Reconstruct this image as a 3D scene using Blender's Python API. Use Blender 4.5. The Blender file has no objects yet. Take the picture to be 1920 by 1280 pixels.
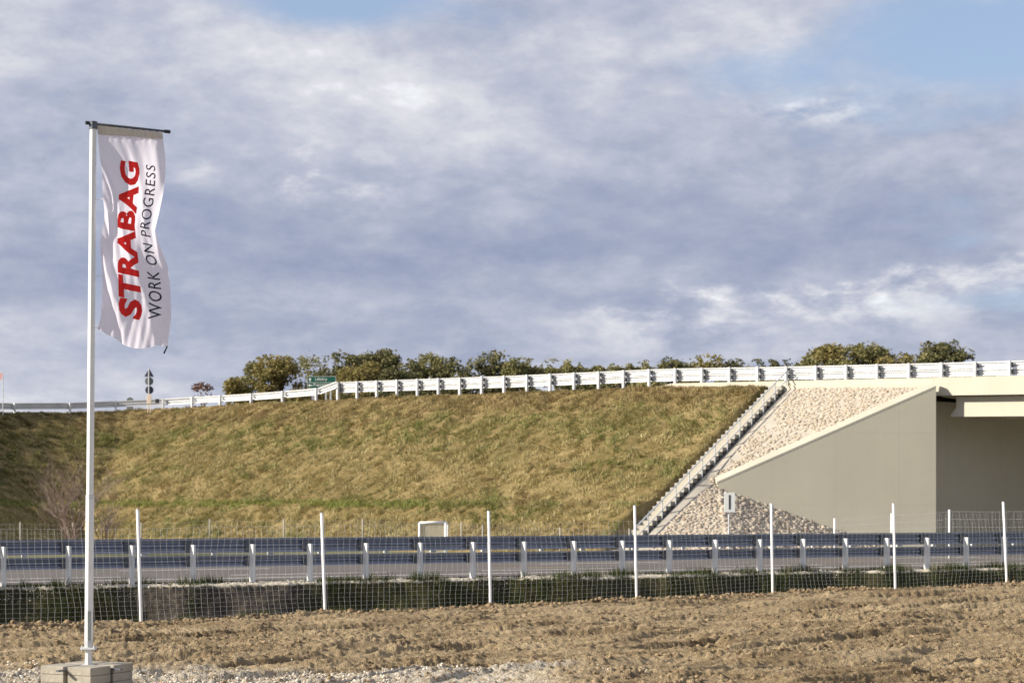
import bpy, math, random
import numpy as np
from mathutils import Vector

random.seed(7)
RNG = np.random.default_rng(7)
SC = bpy.context.scene
COL = SC.collection

# ------------------------------------------------------------------ camera
CAMZ = 1.75
F = 3200.0                                   # focal length in pixels of the 1920 px wide photograph
cd = bpy.data.cameras.new('camera')
cam = bpy.data.objects.new('camera', cd)
COL.objects.link(cam)
cam.location = (0, 0, CAMZ)
cam.rotation_euler = (math.radians(90), 0, 0)
cd.sensor_width = 36.0
cd.lens = 60.0
cd.shift_y = 310.0 / 1920.0
cd.clip_start = 0.1
cd.clip_end = 9000.0
cd.dof.use_dof = True
cd.dof.focus_distance = 21.0
cd.dof.aperture_fstop = 2.9
SC.camera = cam

# ------------------------------------------------------------------ light
SUN = Vector((-0.87, -0.21, 0.46)).normalized()      # towards the sun
SUN_STRENGTH = 4.8
SKY_STRENGTH = 0.10
EXPOSURE = 0.78
SC.view_settings.view_transform = 'Standard'
SC.view_settings.look = 'None'
SC.view_settings.gamma = 1.0
SC.view_settings.use_curve_mapping = False
SC.view_settings.exposure = EXPOSURE
SC.render.engine = 'CYCLES'
SC.cycles.max_bounces = 6
SC.cycles.diffuse_bounces = 3

sl = bpy.data.lights.new('sun', 'SUN')
sl.energy = SUN_STRENGTH
sl.angle = math.radians(0.55)
sl.color = (1.0, 0.91, 0.78)
so = bpy.data.objects.new('sun', sl)
COL.objects.link(so)
so.location = (-60, -20, 60)
so.rotation_euler = SUN.to_track_quat('Z', 'Y').to_euler()


class NT:
    """tiny helper for node trees"""
    def __init__(self, nt):
        self.nt = nt

    def n(self, typ, **kw):
        nd = self.nt.nodes.new(typ)
        for k, v in kw.items():
            setattr(nd, k, v)
        return nd

    def link(self, a, b):
        self.nt.links.new(a, b)

    def val(self, sock, v):
        if hasattr(v, 'is_output') or isinstance(v, bpy.types.NodeSocket):
            self.link(v, sock)
        else:
            sock.default_value = v

    def math(self, op, a, b=None, c=None, clamp=False):
        nd = self.n('ShaderNodeMath', operation=op)
        nd.use_clamp = clamp
        self.val(nd.inputs[0], a)
        if b is not None:
            self.val(nd.inputs[1], b)
        if c is not None:
            self.val(nd.inputs[2], c)
        return nd.outputs[0]

    def noise(self, vec, scale, detail=4, rough=0.55, dist=0.0, lac=2.0):
        nd = self.n('ShaderNodeTexNoise')
        self.link(vec, nd.inputs['Vector'])
        nd.inputs['Scale'].default_value = scale
        nd.inputs['Detail'].default_value = detail
        nd.inputs['Roughness'].default_value = rough
        nd.inputs['Distortion'].default_value = dist
        nd.inputs['Lacunarity'].default_value = lac
        return nd.outputs['Fac']

    def ramp(self, fac, stops, interp='LINEAR'):
        nd = self.n('ShaderNodeValToRGB')
        nd.color_ramp.interpolation = interp
        els = nd.color_ramp.elements
        while len(els) > 1:
            els.remove(els[-1])
        els[0].position = stops[0][0]
        els[0].color = tuple(stops[0][1]) + (1,) if len(stops[0][1]) == 3 else stops[0][1]
        for p, c in stops[1:]:
            e = els.new(p)
            e.color = tuple(c) + (1,) if len(c) == 3 else c
        self.link(fac, nd.inputs[0])
        return nd.outputs[0]

    def smooth(self, v, lo, hi):
        nd = self.n('ShaderNodeMapRange', interpolation_type='SMOOTHSTEP')
        self.val(nd.inputs['Value'], v)
        nd.inputs['From Min'].default_value = lo
        nd.inputs['From Max'].default_value = hi
        return nd.outputs[0]

    def mix(self, fac, a, b, blend='MIX'):
        nd = self.n('ShaderNodeMix', data_type='RGBA', blend_type=blend)
        self.val(nd.inputs[0], fac)
        self.val(nd.inputs[6], a if not isinstance(a, tuple) else tuple(a) + (1,) if len(a) == 3 else a)
        self.val(nd.inputs[7], b if not isinstance(b, tuple) else tuple(b) + (1,) if len(b) == 3 else b)
        return nd.outputs[2]

    def mapping(self, vec, scale=(1, 1, 1), rot=(0, 0, 0), loc=(0, 0, 0)):
        nd = self.n('ShaderNodeMapping')
        self.link(vec, nd.inputs[0])
        nd.inputs['Scale'].default_value = scale
        nd.inputs['Rotation'].default_value = rot
        nd.inputs['Location'].default_value = loc
        return nd.outputs[0]


def build_world():
    w = bpy.data.worlds.new('World')
    SC.world = w
    w.use_nodes = True
    nt = w.node_tree
    nt.nodes.clear()
    T = NT(nt)
    out = T.n('ShaderNodeOutputWorld')
    bg = T.n('ShaderNodeBackground')
    bg.inputs['Strength'].default_value = SKY_STRENGTH
    T.link(bg.outputs[0], out.inputs[0])
    sky = T.n('ShaderNodeTexSky')
    sky.sky_type = 'NISHITA'
    sky.sun_disc = False
    sky.sun_elevation = math.asin(SUN.z)
    sky.sun_rotation = math.atan2(SUN.x, SUN.y)
    sky.altitude = 150
    sky.dust_density = 1.0
    tc = T.n('ShaderNodeTexCoord')
    d = tc.outputs['Generated']
    sep = T.n('ShaderNodeSeparateXYZ')
    T.link(d, sep.inputs[0])
    x, y, z = sep.outputs
    az = T.math('ARCTAN2', x, y)                       # 0 = straight ahead, + to the right
    el = T.math('ARCSINE', z)
    zc = T.math('MAXIMUM', z, 0.0)
    # a cloud sheet seen from below: plane mapping softened near the horizon
    den = T.math('ADD', zc, 0.13)
    comb = T.n('ShaderNodeCombineXYZ')
    T.link(T.math('DIVIDE', x, den), comb.inputs[0])
    T.link(T.math('DIVIDE', y, den), comb.inputs[1])
    pl = comb.outputs[0]
    st = T.mapping(d, scale=(1.0, 1.0, 2.3), loc=(3.1, 1.7, 0.4))
    n_big = T.noise(pl, 0.55, 3, 0.5, 0.3)
    n_mid = T.noise(st, 7.0, 8, 0.60, 0.25)
    n_fine = T.noise(st, 22.0, 8, 0.62, 0.2)
    n_pl = T.noise(T.mapping(pl, loc=(7.3, 2.1, 0)), 1.7, 8, 0.58, 0.15)
    # gaussian blobs on the sky (azimuth, elevation in radians)

    def blob(a0, e0, sa, se):
        u = T.math('DIVIDE', T.math('SUBTRACT', az, a0), sa)
        v = T.math('DIVIDE', T.math('SUBTRACT', el, e0), se)
        s = T.math('ADD', T.math('MULTIPLY', u, u), T.math('MULTIPLY', v, v))
        return T.math('EXPONENT', T.math('MULTIPLY', s, -1.0))

    # cover: 0 blue sky .. 1 full cloud
    blue1 = blob(0.28, 0.262, 0.115, 0.042)
    blue2 = blob(-0.10, 0.295, 0.075, 0.024)
    blue3 = blob(0.13, 0.250, 0.09, 0.02)
    blue4 = blob(0.23, 0.115, 0.11, 0.012)
    b = T.math('ADD', T.math('MULTIPLY', blue1, 0.40), T.math('MULTIPLY', blue2, 0.40))
    b = T.math('ADD', b, T.math('MULTIPLY', blue3, 0.12))
    b = T.math('ADD', b, T.math('MULTIPLY', blue4, 0.10))
    nn = T.math('ADD', T.math('MULTIPLY', n_mid, 0.55), T.math('MULTIPLY', n_pl, 0.45))
    cov = T.math('SUBTRACT', T.math('ADD', nn, 0.16), b)
    cover = T.smooth(cov, 0.34, 0.60)
    # brightness of the cloud
    band = blob(-0.10, 0.132, 0.30, 0.042)             # dark band, left to centre
    band2 = blob(0.17, 0.170, 0.20, 0.022)
    lowlight = T.smooth(el, 0.13, 0.05)
    tl = blob(-0.16, 0.25, 0.22, 0.05)
    br = T.math('MULTIPLY_ADD', T.math('SUBTRACT', nn, 0.5), 1.5, 0.43)
    br = T.math('ADD', br, T.math('MULTIPLY', T.math('SUBTRACT', n_fine, 0.5), 0.75))
    n_puff = T.noise(T.mapping(d, scale=(1.0, 1.0, 1.7), loc=(8.2, 0.7, 2.4)), 15.0, 7, 0.62, 0.15)
    br = T.math('ADD', br, T.math('MULTIPLY', T.math('SUBTRACT', n_puff, 0.5), 0.75))
    br = T.math('SUBTRACT', br, T.math('MULTIPLY', band, 0.20))
    br = T.math('SUBTRACT', br, T.math('MULTIPLY', band2, 0.12))
    br = T.math('ADD', br, T.math('MULTIPLY', lowlight, 0.14))
    br = T.math('ADD', br, T.math('MULTIPLY', tl, 0.16))
    # the sunlit cumulus line low on the right
    edge_el = T.math('ADD', T.math('MULTIPLY', T.math('SUBTRACT', az, 0.04), 0.12), 0.115)
    edge_el = T.math('ADD', edge_el, T.math('MULTIPLY', T.math('SUBTRACT', n_mid, 0.5), 0.09))
    de = T.math('SUBTRACT', edge_el, el)
    below = T.smooth(de, -0.003, 0.004)
    fade = T.smooth(de, 0.045, 0.0)
    side = T.smooth(az, 0.0, 0.09)
    cum = T.math('MULTIPLY', T.math('MULTIPLY', below, fade), side)
    n_cum = T.smooth(n_fine, 0.36, 0.66)
    cum = T.math('MULTIPLY', cum, n_cum)
    br = T.math('ADD', br, T.math('MULTIPLY', cum, 0.50))
    # small bright wisps
    w1 = T.math('MULTIPLY', blob(-0.125, 0.19, 0.05, 0.012), T.smooth(n_fine, 0.45, 0.7))
    w2 = T.math('MULTIPLY', blob(0.18, 0.225, 0.035, 0.008), T.smooth(n_fine, 0.42, 0.66))
    br = T.math('ADD', br, T.math('MULTIPLY', T.math('ADD', w1, w2), 0.6))
    K = CLOUD_K
    cc = T.ramp(br, [(0.0, (0.225 * K, 0.260 * K, 0.375 * K)), (0.30, (0.305 * K, 0.338 * K, 0.440 * K)),
                     (0.55, (0.415 * K, 0.437 * K, 0.515 * K)), (0.80, (0.565 * K, 0.570 * K, 0.610 * K)),
                     (1.0, (0.760 * K, 0.790 * K, 0.810 * K))])
    scl = T.n('ShaderNodeVectorMath', operation='SCALE')
    T.link(cc, scl.inputs[0])
    scl.inputs['Scale'].default_value = 1.0 / SKY_STRENGTH
    # thin high veil over the clear sky, which is otherwise the physical one
    veil = T.mix(0.55, sky.outputs[0], (0.31 / SKY_STRENGTH * K, 0.39 / SKY_STRENGTH * K, 0.55 / SKY_STRENGTH * K))
    col = T.mix(cover, veil, scl.outputs[0])
    T.link(col, bg.inputs['Color'])


CLOUD_K = 0.77
build_world()


# ------------------------------------------------------------------ helpers
def P(px, py, Y):
    """point at distance Y that the photograph shows at pixel (px, py)"""
    return ((px - 960.0) / F * Y, Y, CAMZ - (py - 950.0) / F * Y)


def tag(o, label=None, cat=None, group=None, kind=None):
    if label:
        o['label'] = label
    if cat:
        o['category'] = cat
    if group:
        o['group'] = group
    if kind:
        o['kind'] = kind
    return o


def empty(name, loc=(0, 0, 0), parent=None, **kw):
    o = bpy.data.objects.new(name, None)
    COL.objects.link(o)
    o.location = loc
    o.empty_display_size = 0.1
    if parent:
        o.parent = parent
    return tag(o, **kw)


def link(name, me, parent=None, loc=None, world=True):
    o = bpy.data.objects.new(name, me)
    COL.objects.link(o)
    if parent is not None:
        o.parent = parent
        if world:                                   # vertices given in world space
            p = parent
            off = Vector((0, 0, 0))
            while p is not None:
                off += p.location
                p = p.parent
            o.location = -off
    if loc is not None:
        o.location = loc
    return o


def mesh_np(name, V, Fc, mat=None, smooth=False, parent=None, attr=None):
    """V (n,3), Fc (m,k) all faces with k corners"""
    V = np.ascontiguousarray(V, dtype=np.float32)
    Fc = np.ascontiguousarray(Fc, dtype=np.int32)
    me = bpy.data.meshes.new(name)
    m, k = Fc.shape
    me.vertices.add(len(V))
    me.vertices.foreach_set('co', V.ravel())
    me.loops.add(m * k)
    me.loops.foreach_set('vertex_index', Fc.ravel())
    me.polygons.add(m)
    me.polygons.foreach_set('loop_start', np.arange(0, m * k, k, dtype=np.int32))
    me.polygons.foreach_set('loop_total', np.full(m, k, dtype=np.int32))
    if smooth:
        me.polygons.foreach_set('use_smooth', np.ones(m, dtype=bool))
    me.update(calc_edges=True)
    if mat:
        me.materials.append(mat)
    return link(name, me, parent)


class MB:
    """collects simple solids in world space"""
    def __init__(self):
        self.v = []
        self.f = []

    def add(self, vs, fs):
        b = len(self.v)
        self.v += [tuple(p) for p in vs]
        self.f += [tuple(i + b for i in f) for f in fs]
        return self

    def box(self, c, ex, ey, ez):
        """centre and three half-edge vectors"""
        c = Vector(c); ex = Vector(ex); ey = Vector(ey); ez = Vector(ez)
        vs = [c + sx * ex + sy * ey + sz * ez for sz in (-1, 1) for sy in (-1, 1) for sx in (-1, 1)]
        fs = [(0, 2, 3, 1), (4, 5, 7, 6), (0, 1, 5, 4), (2, 6, 7, 3), (0, 4, 6, 2), (1, 3, 7, 5)]
        return self.add(vs, fs)

    def tube(self, pts, radii, seg=8, cap=True):
        pts = [Vector(p) for p in pts]
        if not hasattr(radii, '__len__'):
            radii = [radii] * len(pts)
        b = len(self.v)
        n = len(pts)
        for i, p in enumerate(pts):
            d = (pts[min(i + 1, n - 1)] - pts[max(i - 1, 0)]).normalized()
            a = Vector((0, 0, 1)) if abs(d.z) < 0.9 else Vector((1, 0, 0))
            u = d.cross(a).normalized()
            w = d.cross(u)
            for k in range(seg):
                t = 2 * math.pi * k / seg
                self.v.append(tuple(p + radii[i] * (math.cos(t) * u + math.sin(t) * w)))
        for i in range(n - 1):
            for k in range(seg):
                k2 = (k + 1) % seg
                self.f.append((b + i * seg + k, b + i * seg + k2, b + (i + 1) * seg + k2, b + (i + 1) * seg + k))
        if cap:
            self.f.append(tuple(b + k for k in range(seg))[::-1])
            self.f.append(tuple(b + (n - 1) * seg + k for k in range(seg)))
        return self

    def prism(self, poly, off):
        """closed polygon (3D points) extruded by the vector off"""
        off = Vector(off)
        n = len(poly)
        a = [Vector(p) for p in poly]
        vs = a + [p + off for p in a]
        fs = [tuple(range(n))[::-1], tuple(range(n, 2 * n))]
        for i in range(n):
            j = (i + 1) % n
            fs.append((i, j, n + j, n + i))
        return self.add(vs, fs)

    def build(self, name, mat, parent=None, smooth=False, bevel=0.0, data_only=False):
        me = bpy.data.meshes.new(name)
        me.from_pydata(self.v, [], self.f)
        if smooth:
            me.polygons.foreach_set('use_smooth', [True] * len(me.polygons))
        import bmesh
        bm = bmesh.new()
        bm.from_mesh(me)
        bmesh.ops.recalc_face_normals(bm, faces=bm.faces[:])
        if bevel:
            bmesh.ops.bevel(bm, geom=bm.edges[:], offset=bevel, segments=1, affect='EDGES')
        bm.to_mesh(me)
        bm.free()
        me.materials.append(mat)
        if data_only:
            return me
        return link(name, me, parent)


def hash2(ix, iy, seed):
    h = (ix.astype(np.int64) * 374761393 + iy.astype(np.int64) * 668265263 + seed * 974634777) & 0xffffffff
    h = ((h ^ (h >> 13)) * 1274126177) & 0xffffffff
    h = (h ^ (h >> 16)) & 0xffffffff
    return h.astype(np.float64) / 4294967295.0


def vnoise(x, y, seed=0):
    ix = np.floor(x); iy = np.floor(y)
    fx = x - ix; fy = y - iy
    fx = fx * fx * fx * (fx * (fx * 6 - 15) + 10)
    fy = fy * fy * fy * (fy * (fy * 6 - 15) + 10)
    a = hash2(ix, iy, seed); b = hash2(ix + 1, iy, seed)
    c = hash2(ix, iy + 1, seed); d = hash2(ix + 1, iy + 1, seed)
    return (a * (1 - fx) + b * fx) * (1 - fy) + (c * (1 - fx) + d * fx) * fy


def fbm(x, y, oct=4, seed=0, gain=0.5):
    s = 0.0; a = 1.0; t = 0.0
    for i in range(oct):
        s = s + a * vnoise(x * 2 ** i + 17.3 * i, y * 2 ** i - 9.1 * i, seed + i)
        t += a
        a *= gain
    return s / t


# ------------------------------------------------------------------ materials
def mat_new(name):
    m = bpy.data.materials.new(name)
    m.use_nodes = True
    nt = m.node_tree
    nt.nodes.clear()
    T = NT(nt)
    out = T.n('ShaderNodeOutputMaterial')
    bs = T.n('ShaderNodeBsdfPrincipled')
    T.link(bs.outputs[0], out.inputs[0])
    return m, T, bs, out


def simple(name, col, rough=0.6, metal=0.0, var=0.08, scale=6.0, bump=0.0, bscale=40.0, spec=0.5):
    m, T, bs, out = mat_new(name)
    tc = T.n('ShaderNodeTexCoord')
    ob = tc.outputs['Object']
    n = T.noise(ob, scale, 6, 0.6)
    c0 = tuple(c * (1 - var) for c in col)
    c1 = tuple(min(1, c * (1 + var)) for c in col)
    T.link(T.ramp(n, [(0.3, c0), (0.7, c1)]), bs.inputs['Base Color'])
    bs.inputs['Roughness'].default_value = rough
    bs.inputs['Metallic'].default_value = metal
    bs.inputs['Specular IOR Level'].default_value = spec
    if bump:
        bn = T.n('ShaderNodeBump')
        bn.inputs['Strength'].default_value = bump
        bn.inputs['Distance'].default_value = 0.01
        T.link(T.noise(ob, bscale, 5, 0.6), bn.inputs['Height'])
        T.link(bn.outputs[0], bs.inputs['Normal'])
    return m


M = {}
M['white_metal'] = simple('white_painted_metal', (0.74, 0.74, 0.73), 0.35, 0.0, 0.04)
M['zinc'] = simple('galvanised_steel', (0.58, 0.60, 0.62), 0.42, 0.35, 0.10, 3.0)
M['zinc_bright'] = simple('fresh_galvanised_steel', (0.62, 0.63, 0.64), 0.5, 0.10, 0.10, 2.0)
M['zinc_blue'] = simple('blue_grey_galvanised_beam', (0.27, 0.30, 0.38), 0.45, 0.45, 0.12, 2.0)
M['post_grey'] = simple('weathered_post', (0.36, 0.33, 0.28), 0.8, 0, 0.1, 3)
M['wire'] = simple('fence_wire', (0.60, 0.61, 0.60), 0.5, 0.2, 0.05)
M['dark_metal'] = simple('dark_grey_metal', (0.10, 0.11, 0.13), 0.5, 0.3, 0.1)
M['grey_sign'] = simple('grey_sign_back', (0.16, 0.18, 0.18), 0.6, 0.1, 0.1)
M['navy_sign'] = simple('dark_sign_back', (0.035, 0.04, 0.07), 0.5, 0.0, 0.1)
M['black'] = simple('black_paint', (0.02, 0.02, 0.03), 0.5)
M['sign_white'] = simple('white_sign_face', (0.80, 0.82, 0.78), 0.5, 0, 0.03)
M['sign_green'] = simple('green_sign_face', (0.0, 0.10, 0.065), 0.45, 0, 0.08)
M['cream'] = simple('cream_plastic', (0.80, 0.66, 0.52), 0.5, 0, 0.04)
M['pink'] = simple('pink_marker', (0.80, 0.40, 0.38), 0.5, 0, 0.04)
M['mesh_panel'] = simple('grey_mesh_panel', (0.60, 0.56, 0.43), 0.7, 0, 0.1, 20)


def concrete(name, col, var=0.10, streak=True, panel=None, bump=0.15):
    m, T, bs, out = mat_new(name)
    tc = T.n('ShaderNodeTexCoord')
    ob = tc.outputs['Object']
    n1 = T.noise(ob, 0.7, 6, 0.6)
    n2 = T.noise(ob, 9.0, 8, 0.65)
    st = T.noise(T.mapping(ob, scale=(2.5, 2.5, 0.12)), 1.6, 6, 0.6)
    f = T.math('ADD', T.math('MULTIPLY', n1, 0.5), T.math('MULTIPLY', n2, 0.2))
    f = T.math('ADD', f, T.math('MULTIPLY', st, 0.14))
    c0 = tuple(c * (1 - var) for c in col)
    c1 = tuple(min(1, c * (1 + var)) for c in col)
    c = T.ramp(f, [(0.35, c0), (0.62, c1)])
    if panel:
        sx = T.n('ShaderNodeSeparateXYZ')
        T.link(ob, sx.inputs[0])
        px_ = T.math('FLOOR', T.math('DIVIDE', sx.outputs[0], panel))
        pz_ = T.math('FLOOR', T.math('DIVIDE', T.math('ADD', sx.outputs[2], 0.9), 2.7))
        cb = T.n('ShaderNodeCombineXYZ')
        T.link(px_, cb.inputs[0]); T.link(pz_, cb.inputs[1])
        wn = T.n('ShaderNodeTexWhiteNoise')
        T.link(cb.outputs[0], wn.inputs[0])
        c = T.mix(T.math('MULTIPLY', wn.outputs['Value'], 0.16), c, (0.66, 0.56, 0.43))
        fx = T.math('FRACT', T.math('DIVIDE', sx.outputs[0], panel))
        jn = T.math('MAXIMUM', T.smooth(fx, 0.012, 0.004), T.smooth(T.math('FRACT', T.math('DIVIDE', T.math('ADD', sx.outputs[2], 0.9), 2.7)), 0.010, 0.003))
        c = T.mix(T.math('MULTIPLY', jn, 0.22), c, tuple(x * 0.5 for x in col))
    sp = T.noise(ob, 60, 2, 0.5)
    c = T.mix(T.math('MULTIPLY', T.smooth(sp, 0.60, 0.72), 0.25), c, tuple(x * 0.55 for x in col))
    T.link(c, bs.inputs['Base Color'])
    bs.inputs['Roughness'].default_value = 0.85
    bs.inputs['Specular IOR Level'].default_value = 0.3
    bn = T.n('ShaderNodeBump')
    bn.inputs['Strength'].default_value = bump
    bn.inputs['Distance'].default_value = 0.02
    T.link(T.noise(ob, 25, 6, 0.65), bn.inputs['Height'])
    T.link(bn.outputs[0], bs.inputs['Normal'])
    return m


M['conc_wall'] = concrete('wall_concrete', (0.66, 0.62, 0.48), 0.05, panel=2.4)
M['conc_deck'] = concrete('deck_concrete', (0.52, 0.495, 0.405), 0.08)
M['conc_step'] = concrete('step_concrete', (0.40, 0.375, 0.315), 0.14)
M['conc_slab'] = concrete('slab_concrete', (0.36, 0.33, 0.27), 0.22, bump=0.4)
M['kerb'] = concrete('kerb_concrete', (0.60, 0.58, 0.52), 0.08)


def mat_dirt():
    m, T, bs, out = mat_new('churned_earth')
    g = T.n('ShaderNodeNewGeometry')
    p = g.outputs['Position']
    along = T.mapping(p, rot=(0, 0, math.radians(-28)))
    st = T.mapping(along, scale=(0.12, 1.0, 1.0))
    n1 = T.noise(p, 0.45, 5, 0.6)
    n2 = T.noise(st, 3.0, 6, 0.6)
    n3 = T.noise(p, 14.0, 8, 0.68)
    n4 = T.noise(p, 55.0, 4, 0.6)
    f = T.math('ADD', T.math('MULTIPLY', n1, 0.24), T.math('MULTIPLY', n2, 0.42))
    f = T.math('ADD', f, T.math('MULTIPLY', n3, 0.34))
    c = T.ramp(f, [(0.36, (0.120, 0.082, 0.044)), (0.46, (0.270, 0.200, 0.114)), (0.54, (0.405, 0.312, 0.188)),
                   (0.66, (0.52, 0.410, 0.255))])
    c = T.mix(T.math('MULTIPLY', T.smooth(n4, 0.62, 0.72), 0.55), c, (0.55, 0.48, 0.36))
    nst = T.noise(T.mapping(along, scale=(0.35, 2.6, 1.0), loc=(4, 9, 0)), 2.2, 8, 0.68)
    c = T.mix(T.math('MULTIPLY', T.smooth(nst, 0.46, 0.36), 0.65), c, (0.10, 0.066, 0.038))  # dark streaks in the colour, painted as thin shadow lines along the ridges
    c = T.mix(T.math('MULTIPLY', T.smooth(n4, 0.44, 0.34), 0.6), c, (0.09, 0.058, 0.035))  # dark specks in the colour stand in for shade cast by crumbs
    # crushed limestone spilled round the flagpole and along the front
    sep = T.n('ShaderNodeSeparateXYZ')
    T.link(p, sep.inputs[0])
    gx = T.math('ADD', sep.outputs[0], T.math('MULTIPLY', T.math('SUBTRACT', n1, 0.5), 4.0))
    gy = T.math('ADD', sep.outputs[1], T.math('MULTIPLY', T.math('SUBTRACT', T.noise(st, 1.6, 6, 0.7), 0.5), 4.2))
    gm = T.math('MULTIPLY', T.smooth(gy, 18.9, 18.1), T.smooth(gx, 1.3, 0.0))
    gm = T.math('MULTIPLY', gm, T.smooth(n3, 0.34, 0.52))
    gc = T.ramp(n4, [(0.35, (0.28, 0.235, 0.17)), (0.5, (0.56, 0.50, 0.40)), (0.65, (0.76, 0.70, 0.60))])
    c = T.mix(gm, c, gc)
    T.link(c, bs.inputs['Base Color'])
    bs.inputs['Roughness'].default_value = 0.95
    bs.inputs['Specular IOR Level'].default_value = 0.15
    bn = T.n('ShaderNodeBump')
    bn.inputs['Strength'].default_value = 0.9
    bn.inputs['Distance'].default_value = 0.09
    T.link(T.math('ADD', T.math('MULTIPLY', n3, 0.9), T.math('MULTIPLY', n4, 0.35)), bn.inputs['Height'])
    T.link(bn.outputs[0], bs.inputs['Normal'])
    return m


def mat_ditch():
    m, T, bs, out = mat_new('ditch_soil')
    g = T.n('ShaderNodeNewGeometry')
    p = g.outputs['Position']
    sep = T.n('ShaderNodeSeparateXYZ')
    T.link(p, sep.inputs[0])
    n1 = T.noise(p, 0.8, 5, 0.6)
    n3 = T.noise(p, 9.0, 8, 0.7)
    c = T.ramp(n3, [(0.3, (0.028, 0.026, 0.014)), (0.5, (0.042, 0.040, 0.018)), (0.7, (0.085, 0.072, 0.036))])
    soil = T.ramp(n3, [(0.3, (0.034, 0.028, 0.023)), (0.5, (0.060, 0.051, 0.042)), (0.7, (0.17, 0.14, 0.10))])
    # bare earth: patch left of the second fence post
    x = T.math('ADD', sep.outputs[0], T.math('MULTIPLY', T.math('SUBTRACT', n1, 0.5), 2.5))
    pm = T.math('MULTIPLY', T.smooth(x, -8.3, -7.3), T.smooth(x, -3.9, -4.9))
    c = T.mix(pm, c, soil)
    # verge of pale crushed stone beside the road
    gr = T.ramp(T.noise(p, 22, 5, 0.7), [(0.3, (0.30, 0.26, 0.19)), (0.5, (0.52, 0.47, 0.37)), (0.7, (0.70, 0.65, 0.54))])
    vz = T.math('ADD', sep.outputs[2], T.math('MULTIPLY', T.math('SUBTRACT', n3, 0.5), 0.16))
    c = T.mix(T.smooth(vz, 0.035, 0.075), c, gr)
    T.link(c, bs.inputs['Base Color'])
    bs.inputs['Roughness'].default_value = 0.95
    bs.inputs['Specular IOR Level'].default_value = 0.1
    bn = T.n('ShaderNodeBump')
    bn.inputs['Strength'].default_value = 0.8
    bn.inputs['Distance'].default_value = 0.05
    T.link(n3, bn.inputs['Height'])
    T.link(bn.outputs[0], bs.inputs['Normal'])
    return m


def mat_slope():
    m, T, bs, out = mat_new('dry_grass_ground')
    g = T.n('ShaderNodeNewGeometry')
    p = g.outputs['Position']
    n1 = T.noise(p, 0.35, 5, 0.6)
    n3 = T.noise(p, 3.5, 8, 0.7)
    c = T.ramp(T.math('ADD', T.math('MULTIPLY', n1, 0.5), T.math('MULTIPLY', n3, 0.5)),
               [(0.35, (0.10, 0.085, 0.032)), (0.5, (0.19, 0.145, 0.065)), (0.65, (0.30, 0.23, 0.115))])
    T.link(c, bs.inputs['Base Color'])
    bs.inputs['Roughness'].default_value = 1.0
    bs.inputs['Specular IOR Level'].default_value = 0.05
    return m


def mat_blades(name, stops, patch, patch_scale=0.45, green_band=None):
    """grass: colour varies per blade and in large patches"""
    m, T, bs, out = mat_new(name)
    g = T.n('ShaderNodeNewGeometry')
    p = g.outputs['Position']
    rnd = g.outputs['Random Per Island']
    c = T.ramp(rnd, stops)
    n1 = T.noise(T.mapping(p, scale=(0.8, 0.8, 1.9)), patch_scale, 7, 0.66, 0.4)
    c = T.mix(T.math('MULTIPLY', T.smooth(n1, 0.50, 0.62), 0.75), c, patch[0])
    n2 = T.noise(T.mapping(p, loc=(31, 5, 2), scale=(1, 1, 1.6)), patch_scale * 1.4, 6, 0.62, 0.4)
    c = T.mix(T.math('MULTIPLY', T.smooth(n2, 0.54, 0.66), 0.70), c, patch[1])
    c = T.mix(T.math('MULTIPLY', T.smooth(rnd, 0.80, 0.86), 0.6), c, patch[2])
    if green_band:
        sep = T.n('ShaderNodeSeparateXYZ')
        T.link(p, sep.inputs[0])
        zz = T.math('ADD', sep.outputs[2], T.math('MULTIPLY', T.math('SUBTRACT', n2, 0.5), 3.2))
        c = T.mix(T.math('MULTIPLY', T.smooth(zz, 5.5, 6.2), 0.45), c, (0.25, 0.165, 0.085))
        gb = T.math('MULTIPLY', T.smooth(zz, 4.3, 4.9), T.smooth(zz, 6.0, 5.4))
        c = T.mix(T.math('MULTIPLY', gb, 0.45), c, (0.19, 0.21, 0.06))
        zl = T.math('ADD', sep.outputs[0], T.math('MULTIPLY', T.math('SUBTRACT', n1, 0.5), 6.0))
        c = T.mix(T.math('MULTIPLY', T.smooth(zl, -21.5, -25.0), 0.7), c, (0.075, 0.082, 0.030))  # left valley greener and darker, its shade put into the grass colour
        z = T.math('ADD', sep.outputs[2], T.math('MULTIPLY', T.math('SUBTRACT', n1, 0.5), 0.35))
        bz = T.math('MULTIPLY', T.smooth(z, green_band[0] - 0.12, green_band[0]), T.smooth(z, green_band[1] + 0.12, green_band[1]))
        bz = T.math('MULTIPLY', bz, T.smooth(sep.outputs[0], 1.0, -6.0))
        c = T.mix(T.math('MULTIPLY', bz, 0.75), c, green_band[2])
    T.link(c, bs.inputs['Base Color'])
    bs.inputs['Roughness'].default_value = 0.8
    bs.inputs['Specular IOR Level'].default_value = 0.15
    tr = T.n('ShaderNodeBsdfTranslucent')
    T.link(c, tr.inputs['Color'])
    mx = T.n('ShaderNodeMixShader')
    mx.inputs[0].default_value = 0.25
    T.link(bs.outputs[0], mx.inputs[1])
    T.link(tr.outputs[0], mx.inputs[2])
    T.link(mx.outputs[0], out.inputs[0])
    return m


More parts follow.
